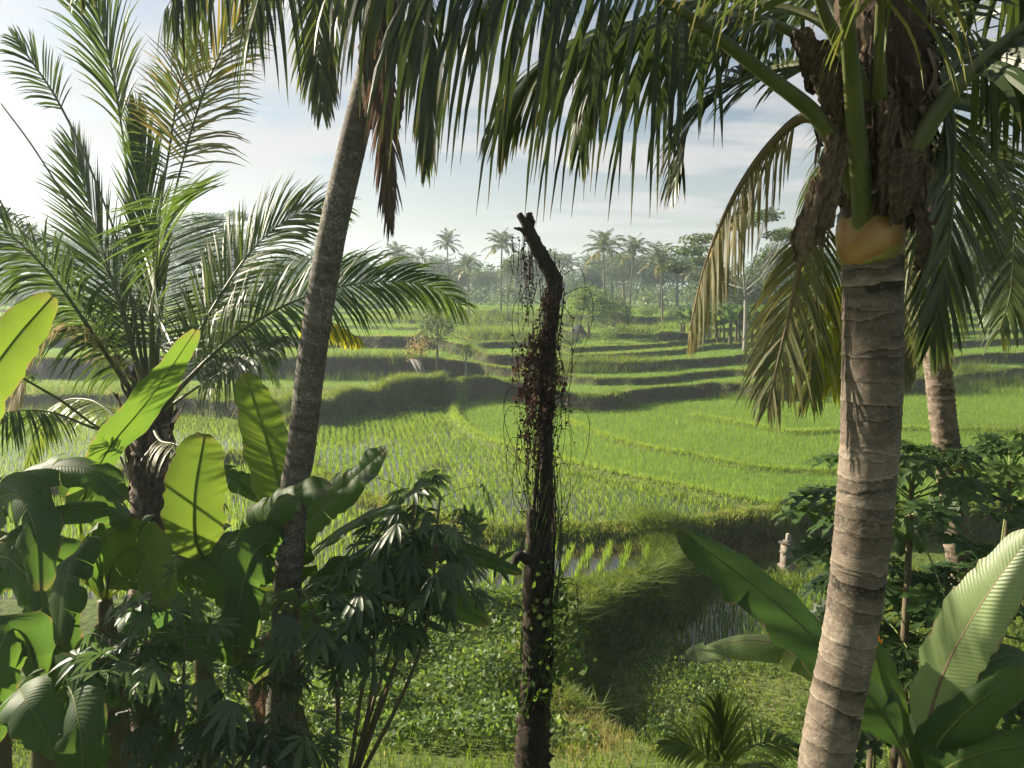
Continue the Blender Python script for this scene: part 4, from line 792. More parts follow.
# C: far left plant
pl, t = banana(-25, 6.6, 560, 'banana plant cut by the left edge with one bright leaf reaching up')
bleaf(pl, PP([(-25, 560, 6.6), (-40, 470, 6.5), (-25, 400, 6.4), (10, 345, 6.3), (52, 296, 6.2)]), .46, (.6, -.8, .2), tint=.85, fold=.25, hang=.1, pet=.2)
bleaf(pl, PP([(-25, 560, 6.6), (0, 500, 6.4), (40, 470, 6.3), (90, 470, 6.2), (125, 500, 6.1)]), .42, (0, -.6, .8), tint=.25, hang=.5, tears=9)
bleaf(pl, PP([(-25, 560, 6.6), (-10, 510, 6.2), (15, 495, 5.9), (35, 530, 5.7), (40, 590, 5.6)]), .5, (0, -1, .3), tint=.2, hang=.5, tears=7)
bleaf(pl, PP([(-25, 560, 6.6), (10, 560, 6.4), (50, 610, 6.2), (60, 690, 6.1)]), .5, (0, -1, .3), tint=.2, hang=.5, tears=8)
# D: plant low at the left, mostly shaded
pl, t = banana(40, 6.2, 720, 'low shaded banana plant in the bottom left corner')
bleaf(pl, PP([(40, 720, 6.2), (30, 650, 6.0), (10, 630, 5.8), (-10, 680, 5.6), (-20, 760, 5.5)]), .52, (0, -.9, .4), tint=.25, hang=.5, tears=7)
bleaf(pl, PP([(40, 720, 6.2), (80, 670, 6.0), (120, 665, 5.8), (150, 710, 5.6), (160, 770, 5.5)]), .5, (0, -.8, .5), tint=.2, hang=.5, tears=8)
bleaf(pl, PP([(40, 720, 6.2), (60, 690, 5.8), (70, 690, 5.4), (80, 730, 5.1), (85, 800, 5.0)]), .5, (0, -1, .3), tint=.2, hang=.4, tears=6)
bleaf(pl, PP([(40, 720, 6.2), (20, 690, 5.7), (25, 700, 5.3), (60, 755, 5.1)]), .45, (0, -.7, .7), tint=.3, hang=.4, tears=6)
bleaf(pl, PP([(40, 720, 6.2), (100, 690, 6.2), (170, 640, 6.2), (225, 640, 6.3), (265, 680, 6.4)]), .46, (0, -.7, .7), tint=.25, hang=.5, tears=8)
# E: plant between, behind cassava
pl, t = banana(200, 8.2, 620, 'banana plant half hidden between the bright leaf and the cassava')
bleaf(pl, PP([(200, 620, 8.2), (180, 560, 8.0), (195, 490, 7.9), (220, 470, 7.8), (262, 500, 7.7)]), .42, (0, -.7, .7), tint=.4, hang=.5, tears=8)
bleaf(pl, PP([(200, 620, 8.2), (205, 560, 8.0), (215, 540, 7.8), (240, 560, 7.6), (260, 610, 7.5)]), .5, (0, -1, .3), tint=.25, hang=.5, tears=8)
bleaf(pl, PP([(200, 620, 8.2), (150, 560, 8.1), (110, 520, 8.0), (60, 480, 8.0)]), .42, (0, -.5, .9), tint=.4, hang=.4, tears=3)
bleaf(pl, PP([(200, 630, 8.2), (160, 610, 7.8), (130, 630, 7.4), (115, 690, 7.2)]), .5, (0, -1, .3), tint=.2, hang=.4, tears=3)
bleaf(pl, PP([(200, 630, 8.2), (250, 600, 7.9), (300, 610, 7.7), (335, 660, 7.5)]), .5, (0, -.8, .5), tint=.25, hang=.5, tears=8)
# F: right-hand plant
pl, t = banana(925, 4.9, 800, 'banana plant at the bottom right with one huge pale glossy leaf')
bleaf(pl, PP([(925, 800, 4.9), (925, 740, 4.85), (945, 670, 4.75), (985, 598, 4.6), (1034, 532, 4.5)]), .44, (-.82, -.38, .42), 'banana_sheen', tint=.6, fold=.12, hang=.12, pet=.2, wav=.02, tears=3)
bleaf(pl, PP([(925, 800, 4.9), (890, 725, 5.0), (832, 655, 5.1), (760, 590, 5.2), (678, 530, 5.3)]), 0.48, (.35, -.8, .5), tint=-.1, fold=.1, hang=.25, pet=.15, tears=2)
bleaf(pl, PP([(925, 800, 4.9), (880, 720, 5.2), (820, 662, 5.4), (755, 640, 5.5), (686, 654, 5.6)]), .36, (-.6, -.15, .75), 'banana_sheen', tint=.5, fold=.1, hang=.5, pet=.2, tears=4)
bleaf(pl, PP([(925, 800, 4.9), (935, 750, 4.7), (975, 705, 4.5), (1030, 672, 4.3)]), .34, (-.3, -.5, .8), tint=.25, hang=.4)
bleaf(pl, PP([(925, 800, 4.9), (945, 770, 4.6), (985, 752, 4.4), (1040, 742, 4.2)]), .36, (0, -.6, .8), tint=.35, hang=.4, tears=6)
bleaf(pl, PP([(925, 800, 4.9), (930, 730, 5.2), (960, 680, 5.6), (1010, 655, 5.9), (1050, 670, 6.1)]), .42, (0, -.6, .8), tint=.25, hang=.4, tears=6)
bleaf(pl, PP([(925, 800, 4.9), (905, 740, 5.2), (885, 690, 5.5), (872, 640, 5.7)]), .36, (.2, -1, .2), tint=.6, hang=.2, pet=.3)

# ------------------------------------------------------------------ cassava and papaya
def palmate(mb, pos, d, n, size, lobes=7, spread=2.3, tint=.5, wl=.26, droop=.35, lobed=False):
    d = nz(d-np.dot(d, n)*n); s = np.cross(n, d)
    for i in range(lobes):
        a = (i/(lobes-1)-.5)*2*spread*.62; L = size*(1-.38*(abs(i/(lobes-1)-.5)*2)**1.5)
        dr = d*math.cos(a)+s*math.sin(a); sd = -d*math.sin(a)+s*math.cos(a)
        if lobed: ts = [0, .22, .36, .5, .6, .74, .84, 1]; hw = [.03, .05, .19, .05, .16, .04, .09, 0]
        else: ts = [0, .2, .45, .7, .88, 1]; hw = [.02, .07, .13, .12, .06, 0]
        k = len(ts); t = np.array(ts); h = np.array(hw)*L*(wl/.26)
        dz = -droop*size*t**1.8
        c = pos+np.outer(t*L, dr)+np.outer(dz, np.array([0, 0, 1.0]))
        l = c+np.outer(h, sd)+np.outer(h*.35, n); r = c-np.outer(h, sd)+np.outer(h*.35, n)
        if lobed:
            l += np.outer((h > .15*L)*h*.5, dr); r += np.outer((h > .15*L)*h*.5, dr)
        V = np.vstack([c, l, r]); Q = []
        for j in range(k-1): Q += [[j, j+1, k+j+1, k+j], [j, 2*k+j, 2*k+j+1, j+1]]
        A = np.zeros((3*k, 3)); A[:, 2] = np.clip(tint+rng.normal(0, .05), 0, 1); mb.add(V, Q, None, A)
def cassava(base, tops, label, nleaf=12, size=.24, spreadr=.32, tint=.45):
    g = np.array(P(*base)); g[2] = height(g[0], g[1]); root = empty('cassava_shrub', g, label, 'shrub')
    st, fo = MB(), MB()
    for tp in tops:
        e = np.array(P(*tp)); md = g*.45+e*.55+np.array([rng.normal(0, .12), rng.normal(0, .1), 0])
        tube(st, [g, md, e], [.022, .016, .009], 7, 16, .45); q = spline([g, md, e], 30)
        for i in range(nleaf):
            k = int(29*(1-.26*(i/nleaf)**1.2)); p0 = q[k]; az = i*2.4+rng.uniform(-.4, .4); el = rng.uniform(-.15, .8)
            dd = np.array([math.cos(az)*math.cos(el), math.sin(az)*math.cos(el), math.sin(el)]); pl_ = spreadr*rng.uniform(.55, 1.15)
            p1 = p0+dd*pl_*.6; p2 = p0+dd*pl_+[0, 0, -.06]
            tube(fo, [p0, p1, p2], [.0035, .003, .0025], 4, 6, .7, cap=False)
            nn = nz(np.array([dd[0]*.6, dd[1]*.6, .9])+rng.normal(0, .38, 3)); palmate(fo, p2, dd+[0, 0, -.2], nn, size*rng.uniform(.55, 1.2), int(rng.choice([5, 7, 7])), 2.4, np.clip(rng.normal(tint, .3), 0, 1), wl=rng.uniform(.17, .24), droop=rng.uniform(-.05, .55))
    st.build('stem', M['stem'], root); fo.build('foliage', M['cassava'], root); return root
cassava((345, 860, 6.3), [(415, 484, 6.2), (440, 498, 6.1), (385, 530, 6.2), (432, 548, 6.3), (372, 585, 6.2), (455, 560, 6.2)], 'tall cassava shrub with drooping fingered leaves in front of the flooded paddy', 24, .26, .36, .4)
cassava((335, 840, 6.0), [(305, 590, 5.9), (340, 610, 6.0), (290, 640, 5.9)], 'cassava shrub with pale lit fingered leaves below the leaning palm', 18, .24, .30, .5)
cassava((150, 880, 5.6), [(150, 590, 5.5), (110, 640, 5.5), (185, 640, 5.6), (130, 690, 5.6)], 'cassava shrub with thin stems in front of the torn dark banana leaf', 20, .24, .30, .5)
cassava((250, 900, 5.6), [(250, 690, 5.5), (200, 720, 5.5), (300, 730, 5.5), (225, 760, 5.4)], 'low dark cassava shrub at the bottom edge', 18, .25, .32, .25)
def papaya(px, Y, top, label, nl=26, size=.36, pet=.6, tint=.45, fruits=0):
    t = np.array(P(px, top, Y)); g = t.copy(); g[2] = height(g[0], g[1]); root = empty('papaya_tree', g, label, 'papaya tree')
    tr = MB(); tube(tr, [g+[0, 0, -.1], (g+t)/2+[.03, 0, 0], t], [.055, .04, .022], 10, 16, .45); tr.build('trunk', M['stem'], root)
    fo, pe = MB(), MB()
    for i in range(nl):
        f = i/nl; az = i*2.39996+rng.uniform(-.2, .2); el = 1.15-1.5*f+rng.uniform(-.1, .1); p0 = t+[0, 0, -.38*f]
        dd = np.array([math.cos(az)*math.cos(el), math.sin(az)*math.cos(el), math.sin(el)]); L = pet*(.55+.6*min(1, f*1.8))*rng.uniform(.85, 1.15)
        p2 = p0+dd*L+[0, 0, -.10*L]; tube(pe, [p0, p0+dd*L*.55, p2], [.010, .008, .006], 5, 8, .7, cap=False)
        h = np.array([dd[0], dd[1], 0]); nn = nz(np.array([0, 0, 1.0])+h*.35+rng.normal(0, .15, 3))
        palmate(fo, p2-nz(h)*.05, nz(h)+[0, 0, -.1], nn, size*(.6+.5*min(1, f*2))*rng.uniform(.85, 1.1), 9, 3.6, np.clip(rng.normal(tint, .2), 0, 1), .40, rng.uniform(.15, .45), True)
    pe.build('petioles', M['greenstem'], root); fo.build('foliage', M['papaya'], root)
    for i in range(fruits):
        az = i*1.9-2.2; c = t+[math.cos(az)*.11, math.sin(az)*.11, -.42-.1*(i % 3)]; fr = MB()
        tube(fr, [c+[0, 0, .11], c+[0, 0, .06], c, c-[0, 0, .07], c-[0, 0, .12]], [.012, .045, .065, .055, .01], 12, 12, .5); fr.build('fruit', M['fruit'], root)
papaya(912, 6.8, 482, 'papaya tree with green fruit and lobed leaves beside the big palm trunk', 30, .36, .72, .5, 5)
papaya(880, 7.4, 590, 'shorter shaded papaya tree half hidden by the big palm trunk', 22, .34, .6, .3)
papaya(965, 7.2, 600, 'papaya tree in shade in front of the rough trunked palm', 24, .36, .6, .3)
papaya(1010, 7.6, 470, 'papaya tree at the right edge with leaves spread over the field', 22, .38, .7, .4)
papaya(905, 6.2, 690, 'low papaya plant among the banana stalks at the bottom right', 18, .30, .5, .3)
g = P(878, 690, 5.9); fl = empty('flowering_plant', np.array([g[0], g[1], height(g[0], g[1])]), 'single orange flower on a thin stalk beside the big trunk', 'flower')
mb = MB(); tube(mb, [wloc(fl), g, P(877, 645, 5.9)], [.008, .006, .004], 6, 12, .5); mb.build('stem', M['greenstem'], fl)
mb = MB(); c = P(877, 643, 5.88)
for i in range(14):
    a = i*2.4; d = nz(np.array([math.cos(a), -.6, math.sin(a)])); leaf_cloud(mb, (c+d*.01)[None], .065, .5, .3, 0, .7, d)
mb.build('petals', M['petal'], fl)

# ------------------------------------------------------------------ dead stump with its vines
ys_ = 8.0
gb = P(533, 800, ys_); gb[2] = height(gb[0], gb[1])
dt = empty('dead_tree', gb, 'dead broken trunk standing black and alone before the rice field', 'dead tree')
mb = MB()
def irr(pts, rad, ns, n, tint): tube(mb, PP(pts) if len(pts[0]) == 3 and not isinstance(pts[0], np.ndarray) else pts, rad, ns, n, tint, wob=.09)
tube(mb, [gb+[0, 0, -.15]]+PP([(533, 768, ys_), (535, 690, ys_), (540, 610, ys_), (544, 530, ys_), (547, 460, ys_), (546, 415, ys_), (547, 375, ys_), (549, 338, ys_), (552, 306, ys_), (555, 288, ys_), (551, 273, ys_), (542, 257, ys_), (533, 240, ys_), (526, 225, ys_)]), [.20, .185, .172, .158, .135, .112, .090, .070,    .068, .068, .074, .078, .082, .080, .06], 20, 150, .45, wob=.10)
tube(mb, PP([(536, 700, ys_-.05), (535, 610, ys_-.07), (534, 550, ys_-.07), (532, 522, ys_-.06), (531, 510, ys_-.05)]), [.12, .135, .12, .10, .05], 14, 40, .5, wob=.12)
mb.build('trunk', M['bark_dead'], dt)
mb = MB()
for c, r in [([(531, 240, ys_), (527, 226, ys_-.02), (519, 214, ys_-.03)], [.075, .055, .034]), ([(528, 232, ys_), (530, 222, ys_), (529, 213, ys_)], [.065, .050, .034]), ([(530, 238, ys_), (522, 230, ys_-.05), (514, 228, ys_-.06)], [0.04, 0.028, 0.01])]:
    m2 = MB(); tube(m2, PP(c), r, 9, 10, .4, wob=.1); m2.build('broken_branch', M['bark_dead'], dt)
m2 = MB(); tube(m2, PP([(528, 560, ys_-.1), (518, 556, ys_-.2), (514, 566, ys_-.25)]), [.06, .05, .03], 9, 10, .4, wob=.1); m2.build('broken_branch', M['bark_dead'], dt)
def vine_strand(mb, p0, drop, sway, r=.005, leaf=0, lsize=.05, tint=.4):
    k = 10; t = np.linspace(0, 1, k); ph = rng.uniform(0, 6.28, 2)
    q = p0+np.outer(t, [0, 0, -drop])+np.stack([sway*np.sin(t*5+ph[0])*t, sway*np.sin(t*4+ph[1])*t, 0*t], 1)
    tube(mb, q, [r, r*.6], 4, None, tint, cap=False)
    if leaf:
        i = rng.random(leaf)*(k-1); i0 = np.minimum(i.astype(int), k-2); f = (i-i0)[:, None]; p = q[i0]*(1-f)+q[i0+1]*f+rng.normal(0, .010, (leaf, 3)); leaf_cloud(mb, p, lsize, tint, .5, -.6, .6)
vn = MB()
axis = spline(PP([(534, 720, ys_), (540, 610, ys_), (544, 530, ys_), (546, 415, ys_), (549, 338, ys_), (555, 288, ys_), (542, 257, ys_), (526, 225, ys_)]), 200)
for i in range(64):   # strands hanging off the bent top and matted on the stem
    k = int(rng.uniform(70, 196)); p = axis[k]+np.array([rng.normal(-.02, .09), rng.normal(-.06, .08), rng.normal(0, .05)])
    vine_strand(vn, p, rng.uniform(.3, 1.1)*(1 if k > 140 else .7), .08, .005, int(rng.uniform(5, 12)), .04, .35)
for i in range(60):    # bulge of dead leaves at the left of the stem
    p = P(rng.normal(533, 9), rng.uniform(330, 395), ys_-.05+rng.normal(0, .12)); vine_strand(vn, p, rng.uniform(.25, .6), .06, .003, 20, .05, .7)
for i in range(95):
    py_ = rng.uniform(285, 440); p = P(rng.normal(np.interp(py_, [285, 350, 440], [549, 540, 537]), np.interp(py_, [285, 370, 440], [4, 8, 9])), py_, ys_-.06+rng.normal(0, .07)); vine_strand(vn, p, rng.uniform(.15, .5), .05, .005, 13, .042, .6)
for i in range(18):
    p = P(rng.normal(526, 5), rng.uniform(232, 262), ys_+rng.normal(0, .08)); vine_strand(vn, p, rng.uniform(.3, .9), .04, .004, 9, .038, .2)
for i in range(16):
    p = P(rng.normal(560, 5), rng.uniform(262, 400), ys_+rng.normal(0, .12)); vine_strand(vn, p, rng.uniform(.4, 1.4), .06, .004, 11, .04, .35)
for i in range(12):
    p = P(rng.normal(532, 6), rng.uniform(415, 470), ys_+rng.normal(0, .1)); vine_strand(vn, p, rng.uniform(.4, 1.2), .06, .004, 6, .04, .2)
for i in range(34):    # loose loops
    k = int(rng.uniform(20, 180)); p = axis[k]; s = rng.choice([-1, 1]); w = rng.uniform(.15, .4); tube(vn, spline([p, p+[s*w, -.05, .12], p+[s*w*1.1, -.05, -.3], p+[s*w*.4, 0, -rng.uniform(.5, 1.2)]], 16), [.004, .003], 4, None, .3, cap=False)
for i in range(24):    # thick stems clinging to the bark
    k0 = int(rng.uniform(0, 60)); k1 = k0+int(rng.uniform(40, 120)); a = rng.uniform(0, 6.28); idx = np.arange(k0, min(k1, 195), 4)
    aa = a+np.linspace(0, rng.uniform(-3, 3), len(idx)); rr = np.interp(idx, [0, 80, 120, 200], [.18, .13, .075, .068]); tube(vn, axis[idx]+np.stack([np.cos(aa)*rr, np.sin(aa)*rr, 0*aa], 1), [.012, .007], 5, None, .3, cap=False)
tag(vn.build('dry_vine', M['vine_dry']), 'dry brown vine with shrivelled leaves draped over the dead trunk', 'vine')
gv = MB()
for i in range(110):
    k = int(rng.uniform(0, 70)); a = rng.uniform(0, 6.28); p = axis[k]+np.array([math.cos(a)*.2, math.sin(a)*.2-.02, 0]); d = np.array([math.cos(a), math.sin(a), -.2])
    leaf_cloud(gv, p+rng.normal(0, .07, (3, 3)), .075, .35, .3, -.3, .75, d)
for i in range(30):
    p = P(rng.normal(562, 8), rng.uniform(590, 690), ys_+rng.normal(-.1, .15)); leaf_cloud(gv, p+rng.normal(0, .08, (6, 3)), .085, .5, .3, -.2, .8)
for i in range(12):
    k0 = int(rng.uniform(0, 20)); idx = np.arange(k0, k0+90, 5); aa = rng.uniform(0, 6.28)+np.linspace(0, 3, len(idx)); tube(gv, axis[idx]+np.stack([np.cos(aa)*.19, np.sin(aa)*.19, 0*aa], 1), [.008, .005], 5, None, .3, cap=False)
tag(gv.build('green_vine', M['cover']), 'green creeper climbing the lower half of the dead trunk', 'vine')

# ------------------------------------------------------------------ shrine post, boards, hut
g = G(786, 592, -1.25); g = P(786, 585, 20.6); g[2] = height(g[0], g[1]); H0 = P(786, 533, 20.6)[2]-g[2]
sh = empty('offering_shrine', g, 'small weathered stone offering pillar under the grassy bank', 'shrine'); rz = R(28)
def sb(name, zc, h, w, taper=1.0, tint=.5): m = MB(); box(m, g+[0, 0, zc], (w, w, h), rz, tint, taper); return m.build(name, M['stone'], sh, smooth=False)
sb('plinth', H0*.08, H0*.22, .36); sb('shaft', H0*.46, H0*.58, .27); sb('collar', H0*.50, .06, .31, 1, .35)
m = MB(); box(m, g+[0, 0, H0*.745], (.36, .36, .05), rz, .2, 1.0); box(m, g+[.02, 0, H0*.795], (.24, .22, .06), rz, .3, .9); m.build('cap', M['stone'], sh, smooth=False)
sb('finial', H0*.90, H0*.17, .10, .9, .7)
for i, (a, b) in enumerate([((411, 353), (425, 373)), ((417, 352), (429, 371))]):
    b3 = P(b[0], b[1], 49.6); a3 = P(a[0], a[1], 50.4); zg = height(b3[0], b3[1]); b3[2] = zg-.05; a3 = np.array([b3[0]-.9, b3[1]+.8, zg+1.35])
    m = MB(); d = nz(a3-b3); s = np.array([.17, .05, 0]); n_ = nz(np.cross(d, s))*.03
    V = [b3-s-n_, b3+s-n_, b3+s+n_, b3-s+n_, a3-s-n_, a3+s-n_, a3+s+n_, a3-s+n_]
    m.add(V, [[0, 3, 2, 1], [4, 5, 6, 7], [0, 1, 5, 4], [1, 2, 6, 5], [2, 3, 7, 6], [3, 0, 4, 7]], None, [0, 0, .5])
    tag(m.build('leaning_board', M['board'], smooth=False), ['pale board leaning on the upper bank, the one further from the small trees', 'pale board leaning on the upper bank, the one closer to the small trees'][i], 'board')
g = P(578, 335, 71); g[2] = height(g[0], g[1]); hut = empty('field_hut', g, 'little grey thatched field hut half hidden by the light green tree', 'hut')
m = MB()
hs = 2.0; V = [g+np.array(v) for v in [(-1.1, -.9, 1.2), (1.1, -.9, 1.2), (1.1, .9, 1.2), (-1.1, .9, 1.2), (-.5, 0, 2.3), (.5, 0, 2.3)]]
m.add(V, [[0, 1, 5, 4], [2, 3, 4, 5]], [[1, 2, 5], [3, 0, 4]], [0, 0, .5]); V2 = [v-np.array([0, 0, .14]) for v in V]; m.add(V2, [[1, 0, 4, 5], [3, 2, 5, 4]], [[2, 1, 5], [0, 3, 4]], [0, 0, .3])
m.build('roof', M['thatch'], hut, smooth=False)
for sx in (-1, 1):
    for sy in (-1, 1):
        m = MB(); tube(m, [g+[sx*.85, sy*.65, -.1], g+[sx*.85, sy*.65, 1.35]], [.05, .05], 8, 4, .4); m.build('post', M['bark'], hut)
m = MB(); box(m, g+[0, 0, .45], (1.7, 1.3, .08), 0, .4); m.build('platform', M['board'], hut, smooth=False); hut.scale = (.6, .6, .6)

# ------------------------------------------------------------------ trees of the valley
def far_palm_proto(h, nf, L, seed, bend=.4, dead=2):
    global rng
    rng = np.random.default_rng(seed)
    root = empty('far_palm', (0, 0, 0)); tr, cr = MB(), MB()
    top = np.array([bend, .1, h]); tube(tr, [(0, 0, -.3), (bend*.2, 0, h*.4), (bend*.6, .05, h*.75), top], [.22, .15, .13, .12], 8, 18, .55)
    for i in range(nf):
        f = i/nf; az = i*2.399+rng.uniform(-.3, .3); el = 1.35-1.75*f+rng.uniform(-.12, .12); l = L*rng.uniform(.85, 1.1)
        o = np.array([math.cos(az), math.sin(az), 0]); d0 = o*math.cos(el)+np.array([0, 0, math.sin(el)])
        p1 = top+d0*l*.4; p2 = p1+nz(d0+[0, 0, -.28])*l*.35; p3 = p2+nz(d0+[0, 0, -.8])*l*.3
        frond_mesh(cr, cr, [top, p1, p2, p3], 26, 1.15*l/4.2, .13, face=(0, 0, 1) if el < 1.0 else -o+np.array([0, 0, .3]), start=.18, droop=.55, curtain=.15, r0=.05, r1=.02, tint=np.clip(rng.normal(.45, .15)+(.35 if f > .85 else 0), 0, 1), seg=2, K=16, rs=4, skip=.08)
    for i in range(8):
        a = rng.uniform(0, 6.28); c = top+[math.cos(a)*.3, math.sin(a)*.3, -.25]; tube(cr, [c+[0, 0, .13], c, c-[0, 0, .13]], [.03, .14, .03], 6, 5, .9)
    tr.build('trunk', M['bark'], root); cr.build('crown', M['palm_far'], root); return root
def crown_leaves(mb, lobes, per, size, tint=.5, tvar=.25, shell=.55, flatb=0., asp=.6):
    for (c, r) in lobes:
        c = np.asarray(c, float); r = np.asarray(r, float)*np.ones(3); n = int(per)
        d = nz(rng.normal(size=(n, 3))); rad = (shell+(1-shell)*rng.random(n)**.6)*(1+.18*np.sin(d[:, 0]*5+c[0]*3)*np.sin(d[:, 2]*6+c[1]*2))
        keep = (np.sin(d[:, 0]*7+c[2])+np.sin(d[:, 1]*8+c[0]*2)+np.sin(d[:, 2]*7+c[1])) > -1.35
        leaf_cloud(mb, (c+d*rad[:, None]*r)[keep], size, np.clip(tint+rng.normal(0, .12), 0, 1), tvar, flatb, asp, d[keep]*.6+np.array([0, 0, .6]))
def tree_proto(name, h, lobes, per, size, mat, bark='bark', tr=.2, seed=1, tint=.5, trunk_top=.6, flatb=0., shell=.5, bare=False):
    global rng
    rng = np.random.default_rng(seed)
    root = empty(name, (0, 0, 0)); t, c = MB(), MB()
    T0 = np.array([rng.normal(0, .15), rng.normal(0, .1), h*trunk_top]); tube(t, [(0, 0, -.3), T0*.5+[.05, 0, 0], T0], [tr*1.3, tr, tr*.6], 8, 12, .5)
    for (cc, r) in lobes:
        cc = np.asarray(cc, float); st = T0*rng.uniform(.7, 1.0); tube(t, [st, (st+cc)/2+[0, 0, -.05*h], cc], [tr*.5, tr*.3, tr*.1], 6, 8, .5)
        for j in range(5): e = cc+rng.normal(0, .5, 3)*np.asarray(r, float); tube(t, [(st+cc)/2, (cc+e)/2, e], [tr*.18, tr*.1, tr*.04], 5, 6, .5)
    crown_leaves(c, lobes, per, size, tint, flatb=flatb, shell=shell); t.build('trunk', M[bark], root); c.build('crown', M[mat], root); return root
def rl(n, R_, h0, h1, r0, r1, seed, fl=1.0):
    g_ = np.random.default_rng(seed); out = []
    for i in range(n):
        a = i*2.4+g_.uniform(-.4, .4); q = R_*math.sqrt((i+.5)/n); r = g_.uniform(r0, r1)
        out.append(((q*math.cos(a), q*math.sin(a), h0+(h1-h0)*(1-(q/R_)**2*.8)*g_.uniform(.75, 1.05)), (r, r, r*fl)))
    return out
_used = {}; _hgt = {}
def place(proto, px, Y, hpx=None, h0=1.0, label=None, cat='tree', group=None, rz=None, name=None, top=None, sx=1.0):
    """stand a tree on the ground in direction px at Y metres; its height is set so the top reaches the survey height"""
    x = U(px)*Y; z = float(height(np.array([x]), np.array([Y]))[0])
    o = proto if id(proto) not in _used else copy_tree(proto)
    _used[id(proto)] = 1
    s = 1.0
    if id(proto) not in _hgt: _hgt[id(proto)] = max(v.co.z for c in proto.children for v in c.data.vertices)
    h0 = _hgt[id(proto)]
    if 'group' in o and not group: del o['group']
    if top is not None: s = max(.2, (P(px, top, Y)[2]-z)/h0)
    o.location = (x, Y, z); o.scale = (s*sx, s*sx, s); o.rotation_euler = (random.uniform(-.06, .06), random.uniform(-.06, .06), random.uniform(0, 6.28) if rz is None else rz)
    tag(o, label, cat, group)
    if name: o.name = name
    return o
PA = far_palm_proto(11.5, 24, 3.6, 11); PB = far_palm_proto(11.0, 28, 4.0, 12, -.5); PC = far_palm_proto(12.5, 20, 3.4, 13, .9)
HP = {id(PA): 14.2, id(PB): 14.0, id(PC): 15.0}
GP = 'coconut palms on the skyline'
for pr, px, Y, top, lab in [
    (PC, 449, 112, 228, 'tall thin palm on the skyline between the leaning trunk and the dead stump'),
    (PB, 470, 98, 252, 'low broad crowned palm just below the tall thin skyline palm'),
    (PA, 501, 100, 226, 'slim palm with spiky crown just beside the broken stump top'),
    (PC, 508, 82, 256, 'drooping yellowish palm directly beneath the spiky crowned one'),
    (PB, 602, 100, 229, 'tallest palm of the trio right of the dead stump'),
    (PA, 627, 95, 232, 'middle palm of the trio, with brown skirt of hanging fronds'),
    (PB, 660, 84, 241, 'dark full crowned palm of the trio closest to the banana clump'),
    (PA, 560, 125, 250, 'hazy palm just right of the dead stump, behind the light green tree'),
    (PB, 690, 120, 256, 'hazy palm seen between the full crowned palm and the drooping dry frond'),
    (PC, 210, 130, 212, 'hazy palm rising behind the young palm fronds on the left'),
    (PA, 238, 120, 226, 'hazy palm between the stripped stalks and the bright feathery frond'),
    (PB, 55, 125, 222, 'hazy palm seen over the fronds at the far left'),
    (PA, 400, 120, 240, 'hazy palm just right of the leaning trunk'),
    (PC, 425, 135, 246, 'small hazy palm beneath the hanging dead frond'),
    (PB, 545, 140, 248, 'pale hazy palm behind the bent stump top'),
    (PA, 585, 140, 252, 'pale hazy palm behind the light green tree'),
    (PC, 990, 110, 250, 'hazy palm seen through the fronds at the right edge')]:
    place(pr, px, Y, h0=HP[id(pr)], top=top, label=lab, cat='palm', group=GP, name='coconut_palm')
# broadleaf kinds
T_round = tree_proto('broadleaf_tree', 9, rl(11, 3.0, 4.2, 7.6, 1.3, 2.0, 3), 420, .34, 'tree', seed=21)
T_tall = tree_proto('broadleaf_tree', 13, rl(13, 3.4, 6, 11.5, 1.4, 2.3, 4), 420, .40, 'tree', seed=22, tr=.28)
T_flat = tree_proto('umbrella_tree', 13, [((math.cos(a)*r, math.sin(a)*r, z), (rr, rr, .55)) for a, r, z, rr in [(0, 3.6, 11.2, 1.6), (1.1, 2.2, 12.3, 1.5), (2.2, 3.4, 11.0, 1.7), (3.1, 4.6, 9.6, 1.6), (3.9, 2.4, 12.0, 1.5), (5.0, 3.9, 10.6, 1.6), (5.8, 1.5, 12.8, 1.4), (2.7, 5.2, 8.2, 1.2), (.4, 5.4, 9.4, 1.3), (1.7, 4.4, 9.0, 1.3)]], 620, .30, 'tree', 'bark_pale', tr=.17, seed=23, trunk_top=.5, flatb=.5, shell=.2)
T_light = tree_proto('broadleaf_tree', 6, rl(10, 2.2, 2.6, 5.3, .9, 1.4, 5, .8), 420, .26, 'tree_light', seed=24, tr=.12)
T_bush = tree_proto('bush', 2.4, rl(8, 1.4, .7, 1.9, .6, 1.0, 6), 300, .17, 'tree', seed=25, tr=.06, trunk_top=.3)
T_bushl = tree_proto('bush', 2.4, rl(8, 1.5, .6, 1.8, .6, .95, 7), 300, .17, 'tree_light', seed=26, tr=.06, trunk_top=.3)
T_small = tree_proto('small_tree', 4.2, rl(8, .8, 1.9, 3.9, .38, .62, 8), 120, .15, 'tree', seed=27, tr=.06, shell=.1)
T_warm = tree_proto('small_tree', 3.2, rl(7, .8, 1.6, 3.0, .35, .6, 9), 110, .14, 'tree_warm', seed=28, tr=.05, shell=.1)
T_lolly = tree_proto('small_tree', 2.3, rl(6, .38, 1.6, 2.3, .3, .42, 10), 150, .10, 'tree_light', 'bark_pale', seed=29, tr=.07, shell=.2)
place(T_flat, 742, 64, h0=13.3, top=206, sx=1.25, label='tall pale stemmed umbrella tree behind the drooping dry frond', rz=.4)
place(T_small, 437, 47.2, h0=4.6, top=300, label='taller dark leaved sapling in the cluster on the rubbly mound', rz=1, name='small_tree')
place(T_warm, 422, 48.6, h0=3.6, top=327, label='sapling with yellowing reddish leaves on the rubbly mound', rz=2, name='small_tree')
place(T_lolly, 466, 46.8, h0=2.7, top=341, label='smallest round headed tree on the rubbly mound', rz=0, name='small_tree')
